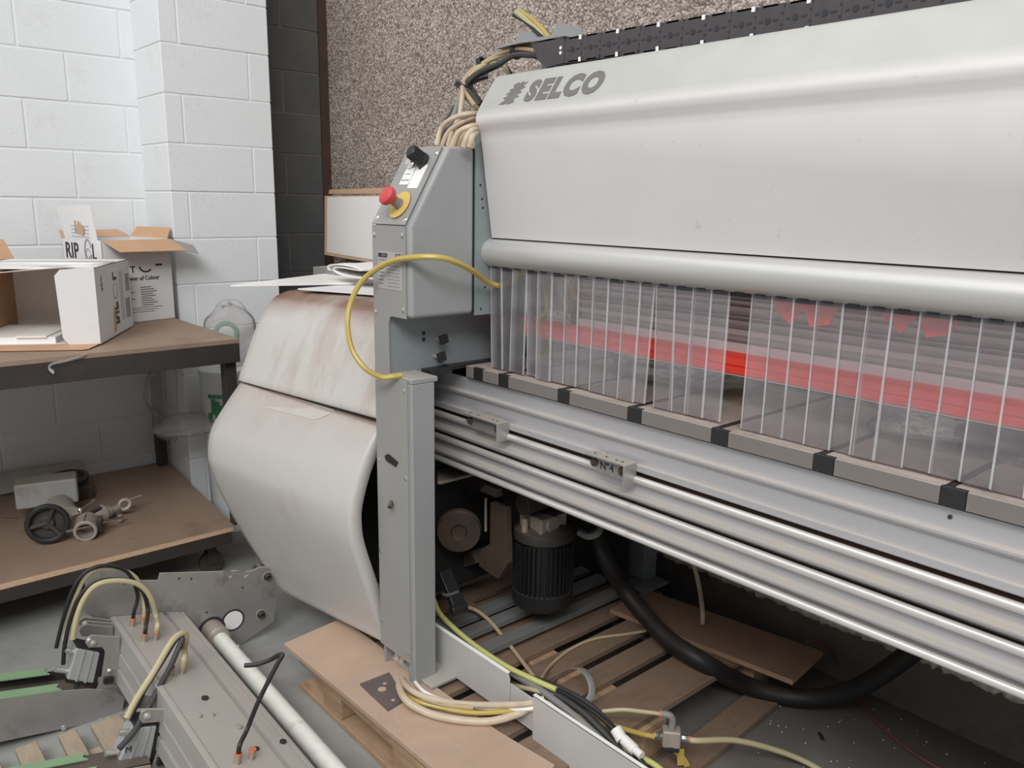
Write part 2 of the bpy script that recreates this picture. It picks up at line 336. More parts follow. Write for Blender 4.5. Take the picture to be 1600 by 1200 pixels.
def thing(name, label, cat, loc=(0, 0, 0), group=None):
    o = bpy.data.objects.new(name, None); C.objects.link(o); o.location = loc; WL[o] = V(loc); o.empty_display_size = .1
    o['label'] = label; o['category'] = cat
    if group: o['group'] = group
    return o
def tag(o, label, cat, group=None):
    o['label'] = label; o['category'] = cat
    if group: o['group'] = group
    return o
def struct(o): o['kind'] = 'structure'; return o

def letters(text, o, right, up, height, m, parent, shear=0, bold=0, depth=.0012, width=1, name='lettering', spacing=1):
    cu = bpy.data.curves.new('t', 'FONT'); cu.body = text; cu.size = 1; cu.shear = shear; cu.offset = bold; cu.extrude = .002; cu.space_character = spacing
    cu.resolution_u = 3
    t = bpy.data.objects.new('t', cu); C.objects.link(t)
    me = bpy.data.meshes.new_from_object(t.evaluated_get(bpy.context.evaluated_depsgraph_get()))
    bpy.data.objects.remove(t)
    vs = [v.co for v in me.vertices]
    y0 = min(v.y for v in vs); y1 = max(v.y for v in vs); x0 = min(v.x for v in vs)
    k = height / (y1 - y0); right = V(right).normalized(); up = V(up).normalized(); nn = right.cross(up)
    b = MB(); b.add([V(o) + right * ((v.x - x0) * k * width) + up * ((v.y - y0) * k) + nn * (depth if v.z > 0 else -.001) for v in vs], [tuple(p.vertices) for p in me.polygons])
    bpy.data.meshes.remove(me)
    return obj(name, b, m, parent)

# ------------------------------------------------------------------ setting
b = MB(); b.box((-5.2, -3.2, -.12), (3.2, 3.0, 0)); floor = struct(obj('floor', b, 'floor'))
def block_mesh(name, lx, ly, lz, m, ch=.004):
    b = MB(); x, y, z = lx / 2, ly / 2, lz / 2; vs = []
    for sx in (-1, 1):
        for sy in (-1, 1):
            for sz in (-1, 1):
                vs += [(sx * (x - ch), sy * (y - ch), sz * z), (sx * (x - ch), sy * y, sz * (z - ch)), (sx * x, sy * (y - ch), sz * (z - ch))]
    bm = bmesh.new(); [bm.verts.new(v) for v in vs]; bm.verts.ensure_lookup_table()
    bmesh.ops.convex_hull(bm, input=bm.verts[:]); bmesh.ops.dissolve_limit(bm, angle_limit=.02, verts=bm.verts[:], edges=bm.edges[:])
    me = bpy.data.meshes.new(name); bm.to_mesh(me); bm.free(); me.materials.append(M[m]); return me
BM = {}
def block(parent, lo, hi, m):
    s = tuple(round(hi[i] - lo[i], 3) for i in range(3))
    if (s, m) not in BM: BM[(s, m)] = block_mesh('block', *s, m)
    o = bpy.data.objects.new('block', BM[(s, m)]); C.objects.link(o); o.parent = parent
    cpos = (V(lo) + V(hi)) / 2 + V((random.uniform(-.0012, .0012), 0, 0)); WL[o] = cpos; o.location = cpos - WL[parent]
J = .0032
# end wall, white painted blocks
b = MB(); b.box((-4.8, -2.6, 0), (-4.5045, 1.60, 3.4)); wl = struct(obj('wall_left', b, 'mortarwhite'))
for k in range(-6, 9):
    z0 = 1.414 + .225 * k; z1 = z0 + .225
    z0 = max(z0, .0)
    if z1 - z0 < .05: continue
    ph = 1.105 if k % 2 else .91
    y = ph - .45 * 8
    while y < 1.42:
        ya, yb = max(y, -2.6), min(y + .45, 1.43)
        if yb - ya > .06: block(wl, (-4.56, ya + J, z0 + J), (-4.50, yb - J, z1 - J), 'blockwhite')
        y += .45
# white block pier standing forward of the end wall
b = MB(); b.box((-4.8, 1.4245, 0), (-4.1245, 1.95, 3.4)); wp = struct(obj('wall_pier', b, 'mortarwhite'))
# bare grey blocks in the corner
b = MB(); b.box((-4.8, 1.954, 0), (-4.503, 2.436, 3.4)); wd = struct(obj('wall_corner', b, 'mortargrey'))
for k in range(-6, 9):
    z0 = 1.229 + .225 * k; z1 = z0 + .225; z0 = max(z0, 0)
    if z1 - z0 < .05: continue
    j = 1.505 if k % 2 else 1.843
    block(wp, (-4.55, 1.42, z0 + J * .7), (-4.12, j - J * .7, z1 - J * .7), 'blockwhite')
    block(wp, (-4.55, j + J * .7, z0 + J * .7), (-4.12, 1.954, z1 - J * .7), 'blockwhite')
    if k % 2:
        block(wd, (-4.7, 1.956, z0 + J), (-4.50, 2.44, z1 - J), 'blockgrey')
    else:
        block(wd, (-4.7, 1.956, z0 + J), (-4.50, 2.205, z1 - J), 'blockgrey')
        block(wd, (-4.7, 2.215, z0 + J), (-4.50, 2.44, z1 - J), 'blockgrey')
b = MB(); b.box((-4.72, 2.4405, 0), (-4.515, 2.52, 3.4)); struct(obj('trim_1', b, 'brown'))
# pebbledashed back wall on a concrete plinth
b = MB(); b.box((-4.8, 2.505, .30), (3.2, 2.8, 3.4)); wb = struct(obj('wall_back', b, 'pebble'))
b = MB(); b.box((-4.8, 2.637, 0), (3.2, 2.8, .30)); struct(obj('baseboard_back', b, 'plinth'))
b = MB()
xs = [-2.6 + .016 * i for i in range(260)]
rows = [[V((x, 2.57 + random.uniform(-.012, .012), .236 + random.uniform(-.008, .012))) for x in xs], [V((x, 2.515 + random.uniform(-.010, .008), .262 + random.uniform(-.01, .008))) for x in xs], [V((x, 2.496 + random.uniform(-.008, .004), .300 + random.uniform(-.008, .008))) for x in xs], [V((x, 2.52, .335)) for x in xs]]
b.grid(rows); struct(obj('trim_2', b, 'rough', ang=80))

# ------------------------------------------------------------------ the panel saw
saw = thing('panel_saw', 'long grey and white beam panel saw with clear strip curtain standing on the pallets', 'saw', (-1.2, 1.9, .165))
# column
X0, X1 = -2.115, -1.925
b = MB()
b.box((X1 - .014, 1.308, .165), (X1, 1.387, 1.131)); b.box((X1 - .034, 1.3065, .165), (X1 - .002, 1.311, 1.131)); b.box((X0 + .012, 1.378, .165), (X1 - .002, 1.387, 1.131)); b.box((X0 + .006, 1.31, .165), (X0 + .016, 1.387, 1.131))
b_ = MB(); b_.box((X0 + .02, 1.307, 1.1315), (X1, 1.40, 1.147))
col = obj('control_column', b, 'grey', saw, bevel=.004)
obj('column_cap', b_, 'grey', col, bevel=.003)
b = MB(); b.box((X0 + .015, 1.33, .165), (X1 + .055, 1.45, .175)); obj('foot_plate', b, 'grey', col, bevel=.002)
# inner wall of the recess between column and control box
b = MB(); b.box((-2.06, 1.309, 1.13), (-2.04, 1.95, 1.34)); obj('recess_panel', b, 'steel_blue', saw, bevel=.002)
b = MB(); b.box((-2.04, 1.42, 1.135), (-1.985, 1.50, 1.150)); b.box((-2.04, 1.5, 1.140), (-2.0, 1.9, 1.152)); obj('recess_ledge', b, 'black', saw, bevel=.002)
# control box
b = MB(); b.yz([(1.307, 1.322), (1.307, 1.583), (1.440, 1.806), (1.535, 1.806), (1.535, 1.322)], X0 + .002, X1)
cbox = obj('control_box', b, 'grey', saw, bevel=.014, seg=3)
# front cover plate with the notch
b = MB(); b.xz([(X0, .232), (X0, 1.582), (-1.944, 1.582), (-1.944, 1.322), (-2.020, 1.322), (-2.030, 1.316), (-2.036, 1.300), (-2.036, 1.150), (-2.030, 1.142), (-1.944, 1.142), (-1.944, .232)], 1.302, 1.306)
fplate = obj('front_plate', b, 'plate', saw)
sl = V((0, 1.440 - 1.307, 1.806 - 1.583)).normalized(); sn = V((0, -sl.z, sl.y))
b = MB(); b.obox(V((X0, 1.306, 1.583)) + sn * .002, (X1 - X0 - .020, 0, 0), sl * .256, sn * .003); splate = obj('slope_plate', b, 'plate', saw)
# screws with round heads
def screw_src():
    b = MB(); b.lathe((0, 0, 0), (0, -1, 0), [(0, .0088), (.003, .0082), (.005, .0045), (.0056, 0)], 12)
    return b
first = {}
def screw(parent, world, rx=0):
    if 'm' not in first:
        o = obj('screw', screw_src(), 'chrome', parent); first['m'] = o; o.location = V(world) - WL[parent]; WL[o] = V(world); o.rotation_euler = (rx, 0, 0)
    else: inst(first['m'], 'screw', parent, world, (rx, 0, 0))
for x, z in ((-2.103, 1.553), (-1.957, 1.556), (-2.103, 1.325), (-1.957, 1.345), (-2.103, 1.12), (-1.957, 1.108), (-2.103, .86), (-1.957, .84), (-2.103, .56), (-2.103, .31), (-1.957, .262)):
    screw(fplate, (x, 1.302, z))
for x, t in ((-2.103, .020), (-1.955, .018), (-1.957, .232)):
    screw(splate, V((x, 1.306, 1.583)) + sn * .005 + sl * t, math.atan2(sn.z, -sn.y) * -1)
# sensor lug on the column
b = MB(); b.xz([(-2.065,0.886), (-2.047,0.896), (-1.994,0.883), (-2.005,0.866), (-2.058,0.873)], 1.298, 1.302); lug = obj('cable_lug', b, 'black', fplate)
b = MB(); b.cyl((-2.035, 1.302, .745), (-2.02, 1.285, .735), .007); obj('lug_nut', b, 'rust', saw)
# emergency stop
po = V((-2.010, 1.334, 1.638)) + sn * .004
b = MB(); b.lathe(po, sn, [(0, .043), (.002, .043), (.0022, 0)], 32); obj('yellow_disc', b, 'yellow', splate, label='yellow backing disc of the stop button')
b = MB(); b.lathe(po, sn, [(0, .017), (.006, .017), (.007, .0145), (.026, .0145)], 24); obj('button_collar', b, 'grey_cable', splate)
b = MB(); b.lathe(po + sn * .026, sn, [(0, .0145), (.006, .018), (.014, .0265), (.022, .0285), (.029, .0275), (.033, .022), (.0345, .012), (.0347, 0)], 32); obj('stop_button', b, 'redcap', splate, label='red mushroom emergency stop button')
# key switch and black knob
pk = V((-2.045, 1.392, 1.728)) + sn * .004
b = MB(); b.lathe(V((-2.055, 1.405, 1.758)) + sn * .003, sn, [(0, .019), (.004, .019), (.006, .014), (.012, .013), (.0122, 0)], 28); obj('key_switch', b, 'chrome', splate)
pk = V((-2.000, 1.408, 1.762)) + sn * .003
b = MB(); b.lathe(pk, sn, [(0, .023), (.008, .023), (.010, .019), (.050, .018), (.053, .015), (.0532, 0)], 24)
for i in range(12):
    t = i * math.pi / 6; u = V((1, 0, 0)); w_ = sn.cross(u); e = u * math.cos(t) + w_ * math.sin(t)
    b.cyl(pk + e * .0185 + sn * .012, pk + e * .0185 + sn * .048, .003, n=6)
obj('selector_knob', b, 'black', splate, label='black ribbed selector knob')
# stickers on the slope
def sticker(parent, o, r, u, wd, ht, m='paper', lines=(), mk='inkpale', name='sticker', th=.0008):
    r, u = V(r).normalized(), V(u).normalized(); n = r.cross(u)
    b = MB(); b.obox(o, r * wd, u * ht, n * th); s = obj(name, b, m, parent)
    if lines:
        b = MB()
        for (x, y, l, h) in lines: b.obox(V(o) + r * x * wd + u * y * ht + n * th, r * l * wd, u * h * ht, n * .0005)
        obj('print', b, mk, s)
    return s
rx = V((1, 0, 0))
sticker(splate, V((-2.070, 1.306, 1.583)) + sl * .130 + sn * .005, rx, sl, .046, .056, lines=[(.1, .2, .2, .12), (.4, .2, .15, .12), (.65, .2, .2, .12), (.15, .6, .6, .05)])
sticker(splate, V((-2.020, 1.306, 1.583)) + sl * .118 + sn * .005, rx, sl, .050, .076, lines=[(.3, .8, .2, .08)], mk='ink')
rp = sticker(fplate, (-2.086, 1.3018, 1.400), rx, (0, 0, 1), .126, .108, 'label', [(.05, .76, .9, .02)] + [(.05, .62 - .1 * i, .18, .025) for i in range(6)] + [(.4, .62 - .09 * i, .5, .012) for i in range(7)], 'inkgrey', 'rating_plate')
letters('SELCO', (-2.082, 1.3005, 1.491), rx, (0, 0, 1), .012, 'ink', rp, shear=.2, bold=.03)
letters('CE', (-1.992, 1.3005, 1.487), rx, (0, 0, 1), .018, 'inkgrey', rp)
# side plate behind the seam
b = MB(); b.yz([(1.538, 1.317), (1.538, 1.806), (1.565, 1.83), (1.9, 1.90), (1.9, 1.317)], -1.930, -1.924); spl = obj('side_plate', b, 'steel_blue', saw)
b = MB(); b.box((-1.945, 1.50, 1.325), (-1.932, 1.60, 1.802)); obj('seam_backing', b, 'black', saw)
for y, z in ((1.555, 1.70), (1.562, 1.66), (1.565, 1.635), (1.575, 1.40), (1.56, 1.335)):
    b = MB(); b.lathe((-1.9245, y, z), (1, 0, 0), [(0, .004), (.001, .004)], 10); obj('screw_hole', b, 'ink', spl)
# square clamp bolts inside the recess
for y, z in ((1.478, 1.236), (1.470, 1.182), (1.70, 1.25), (1.70, 1.19)):
    b = MB(); b.cyl((-2.042, y, z), (-2.0, y, z), .006); bo = obj('clamp_bolt', b, 'bolt', saw)
    b = MB(); b.obox((-2.004, y - .013, z - .012), (.012, 0, 0), (0, .026, .006), (0, -.006, .026)); b.cyl((-1.992, y, z + .002), (-1.990, y, z + .002), .004); obj('square_nut', b, 'black', bo)
for y, z in ((1.430, 1.258), (1.430, 1.238)):
    b = MB(); b.lathe((-2.0395, y, z), (1, 0, 0), [(0, .007), (.001, .006)], 14); obj('bolt_hole', b, 'ink', saw)
# rails and fence under the table
XR0, XR1 = -2.34, .7
prof = [(1.600,1.098), (1.572,1.107), (1.572,1.065), (1.562,1.065), (1.556,1.062), (1.556,1.057), (1.562,1.050), (1.570,1.045), (1.570,1.003), (1.556,1.003), (1.556,0.988), (1.572,0.979), (1.600,0.967), (1.600,0.939), (1.570,0.953), (1.568,0.931), (1.560,0.926), (1.544,0.925), (1.541,0.924), (1.541,0.921), (1.547,0.914), (1.568,0.901), (1.600,0.881), (1.600,0.860), (1.570,0.874), (1.568,0.852), (1.560,0.847), (1.544,0.846), (1.541,0.845), (1.541,0.842), (1.547,0.835), (1.568,0.821), (1.600,0.799), (1.600,0.782), (1.630,0.765), (1.630,1.088)]
b = MB(); b.yz(prof, XR0, XR1); rail = obj('fence_rail', b, 'alu', saw, ang=22)
for lo, hi in (((XR0, 1.586, (1.590,0.971)[1]), (XR1, 1.592, (1.590,0.937)[1])), ((XR0, 1.586, (1.590,0.886)[1]), (XR1, 1.592, (1.590,0.856)[1]))):
    b = MB(); b.box(lo, hi); obj('groove_lining', b, 'groove', rail, label='rust brown lining in the groove')  # brown strip at the back of the groove
for y, z in ((1.556,0.966), (1.556,0.888), (1.554,0.811)):
    b = MB(); b.cyl((XR0, y, z), (XR1, y, z),   .0098, n=18); obj('guide_rod', b, 'rod', rail)
b = MB(); b.cyl((-0.542,1.571,1.091), (-0.541,1.568,1.090), .004, n=10); obj('rail_hole', b, 'ink', rail)
# stop brackets hooked on the upper rod
def stop(x0, x1, zt, mark=None):
    b = MB(); b.box((x0, 1.512, zt), (x1 - .008, 1.556, zt + .005)); b.box((x1 - .010, 1.508, zt - .052), (x1 - .004, 1.556, zt + .005)); b.box((x0 + .02, 1.536, zt - .046), (x1 - .006, 1.541, zt))
    b.box((x0 - .002, 1.530, zt), (x0 + .03, 1.566, zt + .004))
    s = obj('stop_bracket', b, 'zinc', rail, bevel=.001)
    for x in (x0 + .014, x1 - .034):
        b = MB(); b.lathe((x, 1.536, zt - .022), (0, -1, 0), [(0, .012), (.006, .011), (.007, .005), (.012, .005), (.0122, 0)], 14); obj('bracket_bolt', b, 'rust', s)
    b = MB()
    for x in (x0 + .02, x0 + .06, x1 - .05, x1 - .03): b.lathe((x, 1.530, zt + .0045), (0, 0, 1), [(0, .004), (.001, .004)], 8)
    obj('hole', b, 'ink', s)
    if mark: letters(mark, (x0 + .034, 1.5355, zt - .034), rx, (0, 0, 1), .021, 'ink', s, depth=.001, shear=-.1)
stop(-1.955, -1.775, 1.008); stop(-1.425, -1.280, 1.006, 'N\u00b04')
# table
TZ = 1.15; XT0 = -1.99
b = MB(); b.box((XT0, 1.568, TZ - .034), (.7, 2.42, TZ)); tab = obj('work_table', b, 'table', saw)
ins = [(-1.953, -1.907)] + [(-1.833 + .2547 * i, -1.787 + .2547 * i) for i in range(10)]
ins[1] = (-1.833, -1.787); edges = [XT0] + [e for p in ins for e in p] + [.7]
for i in range(0, len(edges) - 1):
    b = MB(); b.box((edges[i] + .0006, 1.555, TZ - .036), (edges[i + 1] - .0006, 1.5675, TZ + (.001 if i % 2 else 0)))
    obj('black_insert' if i % 2 else 'edge_strip', b, 'black' if i % 2 else 'strip_grey', tab, bevel=.0015, label='black insert in the grey table edge' if i == 1 else None)
for p in ins[1:]:
    b = MB(); b.box((p[0] + .004, 1.568, TZ), (p[0] + .020, 2.2, TZ + .0012)); obj('slot_strip', b, 'black', tab)
# hood
hp = [(1.90, 2.03), (1.66, 2.012), (1.615, 2.008), (1.598, 2.0), (1.585, 1.983), (1.550, 1.932), (1.538, 1.913), (1.530, 1.899), (1.526, 1.886), (1.527, 1.874), (1.533, 1.862), (1.541, 1.850), (1.545, 1.840), (1.547, 1.826), (1.590, 1.548), (1.60, 1.548)]
hx = [-1.916, -1.9157, -1.914, -1.910, .8]
inn = [.012, .006, .002, 0, 0]
b = MB(); rows = []
for x, d in zip(hx, inn):
    rows.append([V((x, y + d, z - d * .6)) for y, z in hp])
b.grid(rows); hood = obj('hood', b, 'hood', saw, ang=60, solid=.004)
b = MB(); b.yz([(y + .014, z - .008) for y, z in hp[:-1]] + [(1.9, 1.56)], -1.915, -1.911); obj('hood_end', b, 'hood', hood)
ud = V((0, 1.585 - 1.538, 1.983 - 1.913)).normalized(); hn = V((0, -ud.z, ud.y))
def onhood(x, s, out=.001): return V((x, 1.538, 1.913)) + ud * s + hn * out
letters('SELCO', onhood(-1.728, .002), rx, ud, .072, 'inkgrey', hood, shear=0, bold=.062, width=.93, depth=.0008, spacing=1.2)
b = MB(); lg = []
zig = [(0, 0), (.3, .06), (.22, -.02), (.55, .08), (.5, -.02), (.85, .06), (.78, .24), (1.04, .3), (.84, .42), (1.1, .52), (.9, .62), (1.18, .76), (.96, .82), (1.22, 1.0), (.9, .93), (.98, 1.06), (.66, .93), (.7, 1.04), (.42, .93), (.5, .76), (.26, .7), (.42, .6), (.16, .5), (.36, .42), (.1, .3), (.3, .22)]
b.prism([onhood(-1.826 + .072 * x - .008 * y, .002 + .070 * y, .0008) for x, y in zig], hn * .0008); obj('logo_mark', b, 'inkgrey', hood)
# suction tube and strip holder
b = MB(); b.cyl((-1.928, 1.602, 1.503), (.8, 1.602, 1.503), .042, n=48, caps=False); tube = obj('dust_tube', b, 'tube', saw)
b = MB(); b.lathe((-1.930, 1.602, 1.503), (1, 0, 0), [(0, .036), (.0, .0425), (.006, .0425), (.007, .042)], 40); obj('tube_end_cap', b, 'steel_blue', tube)
b = MB(); b.box((-1.925, 1.60, 1.452), (.8, 1.612, 1.470)); b.box((-1.92, 1.60, 1.54), (.8, 1.606, 1.552)); hold = obj('strip_holder', b, 'black', saw)
# clear strips
curt = hold
tops = [-1.919, -1.871, -1.819, -1.76, -1.708, -1.653, -1.6, -1.551, -1.494, -1.442, -1.387, -1.334, -1.283, -1.228, -1.173, -1.123, -1.069, -1.016, -.964, -.914, -.86, -.804, -.753, -.705, -.651, -.596, -.543, -.491]
while tops[-1] < .6: tops.append(tops[-1] + .0535)
lean = {0: .012, 1: .0, 2: -.004, 3: .010, 4: .006, 10: -.002, 11: -.012, 12: .014}
for i in range(len(tops) - 1):
    if i == 16: continue
    x = tops[i]; wd = tops[i + 1] - x + (.004 if i not in (15, 11) else -.004)
    dl = lean.get(i, 0) + random.uniform(-.003, .003); dy = (i % 2) * .0045 + random.uniform(-.001, .001)
    if i == 11: wd = .046
    zb = TZ + .003 + random.uniform(0, .004)
    b = MB(); y = 1.592 + dy; t = .0042; e = .0036
    o = V((x, y, 1.462)); dn = V((dl, random.uniform(-.006, .0), zb - 1.462))
    b.obox(o + V((e, 0, 0)), (wd - 2 * e, 0, 0), (0, t, 0), dn, 0)
    b.obox(o, (e - .0002, 0, 0), (0, t, 0), dn, 1); b.obox(o + V((wd - e + .0002, 0, 0)), (e - .0002, 0, 0), (0, t, 0), dn, 1)
    obj('clear_strip', b, ['clear', 'clear_edge'], curt, label='transparent plastic strip of the curtain' if i == 0 else None)
for i in range(len(tops) - 1):
    b = MB(); x = tops[i] + .026; b.box((x - .011, 1.586, 1.460), (x + .011, 1.591, 1.466)); obj('strip_clip', b, 'black', curt)
# pressure beam behind the curtain
g = [1.431, 1.414, 1.393, 1.380, 1.361, 1.335, 1.324]
pb = [(1.80, 1.285), (1.74, 1.285)]
for z in sorted(g): 
    h = .004 if z in (1.414, 1.380, 1.324) else .0065
    pb += [(1.74, z - h), (1.756, z - h), (1.756, z + h), (1.74, z + h)]
pb += [(1.74, 1.56), (1.80, 1.56)]
b = MB(); b.yz(pb, -1.687, .7); beam = obj('pressure_beam', b, 'beamface', saw)
rb = [(1.745, 1.298), (1.712, 1.296), (1.700, 1.290), (1.698, 1.274), (1.704, 1.270), (1.704, 1.268), (1.698, 1.264), (1.698, 1.252), (1.706, 1.248), (1.745, 1.248)]
b = MB(); b.yz(rb, -2.035, .7); red = obj('red_guard_rail', b, 'red', saw, label='red plastic guard rail seen through the curtain')
b = MB(); b.box((-1.9, 1.697, 1.2485), (.7, 1.6985, 1.2505)); obj('guard_wire', b, 'rod', red)
for x0, z in ((-.985, 1.44), (-.742, 1.45)):
    b = MB(); b.prism([(x0, 1.64, 1.50), (x0 + .16, 1.64, 1.50), (x0 + .135, 1.64, z - .030), (x0 + .09, 1.64, z - .042), (x0 + .07, 1.64, z - .002), (x0 + .04, 1.64, z - .04), (x0 + .0, 1.64, z - .01)], (0, .004, 0)); obj('red_flap', b, 'flap', beam, label='red plastic flap hanging behind the strips')
b = MB(); b.box((-1.9, 1.92, 1.2), (-1.69, 1.93, 1.56)); b.box((-1.86, 1.75, 1.33), (-1.72, 1.92, 1.5)); obj('saw_carriage', b, 'castalu', saw, bevel=.004)
b = MB(); b.box((-2.0, 2.40, .85), (.7, 2.42, 1.148)); obj('back_apron', b, 'dark2', saw)
for i, (p, k) in enumerate((([(-1.88, 1.72, 1.50), (-1.80, 1.70, 1.42), (-1.78, 1.70, 1.34), (-1.84, 1.71, 1.30)], 'hose'), ([(-1.84, 1.73, 1.52), (-1.74, 1.69, 1.44), (-1.70, 1.70, 1.36), (-1.73, 1.72, 1.30)], 'beige2'), ([(-1.78, 1.72, 1.52), (-1.70, 1.69, 1.46), (-1.66, 1.70, 1.38)], 'hose'))):
    b = MB(); b.tube(p, .007); obj('carriage_hose', b, k, saw)
# cable chain along the top
CY0, CY1 = 1.80, 1.88
b = MB(); b.box((-1.9, 1.79, 2.030), (.8, 1.95, 2.040)); tray = obj('chain_tray', b, 'grey', saw)
chain = None; x = -1.836; k = 0
b = MB(); b.xz([(-1.985, 2.128), (-1.90, 2.132), (-1.838, 2.124), (-1.838, 2.058), (-1.91, 2.052), (-1.95, 2.075)], CY0, CY0 + .008); b.xz([(-1.985, 2.128), (-1.90, 2.132), (-1.838, 2.124), (-1.838, 2.058), (-1.91, 2.052), (-1.95, 2.075)], CY1 - .008, CY1); b.box((-1.985, CY0, 2.127), (-1.84, CY1, 2.132))
chain = obj('cable_chain', b, 'chain', saw, label='black plastic cable chain with a row of links')
b = MB()
b.xz([(-.036, -.034), (.030, -.034), (.036, -.022), (.036, .034), (-.030, .034), (-.036, .02)], 0, .010)
b.xz([(-.036, -.034), (.030, -.034), (.036, -.022), (.036, .034), (-.030, .034), (-.036, .02)], .07, .08)
b.box((-.02, 0, .030), (.02, .08, .035)); b.box((-.02, 0, -.035), (.02, .08, -.030))
b.lathe((-.004, .0, 0), (0, -1, 0), [(0, .0075), (.0015, .0075), (.0016, 0)], 10, 1); b.box((.010, -.001, -.003), (.024, 0, .0015), 1); b.box((-.028, -.001, -.003), (-.018, 0, .0015), 1)
for z in (-.012, .012, -.026): b.lathe((.032, 0, z), (0, -1, 0), [(0, .003), (.001, .003), (.0011, 0)], 8, 1)
src = None
while x < .75:
    c0 = V((x + .036, CY0, 2.090 - .0095 * (k / 6 if k < 12 else 2 + (k - 12) / 14)))
    if src is None:
        lk = obj('chain_link', b, ['chain', 'ink'], chain); off = WL[lk]; src = lk
        lk.location = c0 + off - WL[chain]; WL[lk] = c0 + off
    else: inst(src, 'chain_link', chain, c0 + off)
    if k % 2 == 0:
        for z in (.030, -.030):
            q = MB(); q.box((x + .058, CY0 - .002, c0.z + z - .006), (x + .067, CY0, c0.z + z + .006)); obj('clip', q, 'paper', chain)
    x += .0715; k += 1
q = MB()
for z in (2.100, 2.086): q.lathe((-1.852, CY0 - .001, z), (0, -1, 0), [(0, .005), (.002, .005), (.0021, .0)], 10)
obj('rivet', q, 'paper', chain)
# post and plates on top of the saw head
b = MB(); b.box((-1.98, 1.84, 1.98), (-1.955, 1.90, 2.13)); b.box((-2.03, 1.86, 1.98), (-2.022, 1.92, 2.06)); b.cyl((-1.925, 1.87, 1.99), (-1.925, 1.87, 2.11), .022); obj('head_post', b, 'steel_blue', saw, bevel=.002)
b = MB(); b.prism([(-1.999,1.900,2.164), (-1.972,1.900,2.205), (-1.876,1.900,2.172), (-1.862,1.900,2.155), (-1.869,1.900,2.142)], (0, .004, 0)); obj('corner_plate', b, 'grey', saw)
b = MB(); b.prism([(-2.170,1.900,2.168), (-2.152,1.900,2.204), (-2.059,1.900,2.180), (-2.040,1.900,2.160)], (0, .004, 0)); obj('corner_plate', b, 'grey', saw)
b = MB(); b.prism([(-2.186,1.820,2.144), (-2.060,1.820,2.152), (-1.904,1.820,2.145), (-1.898,1.820,2.135), (-2.060,1.820,2.142), (-2.176,1.820,2.139)], (0, .09, 0)); obj('cable_tray_lip', b, 'plate', saw)
b = MB(); b.box((-2.2, 1.75, 1.31), (-1.93, 1.95, 1.90)); b.box((-1.99, 1.8, 1.9), (-1.93, 1.95, 2.03)); obj('head_stand', b, 'steel_blue', saw, bevel=.004)
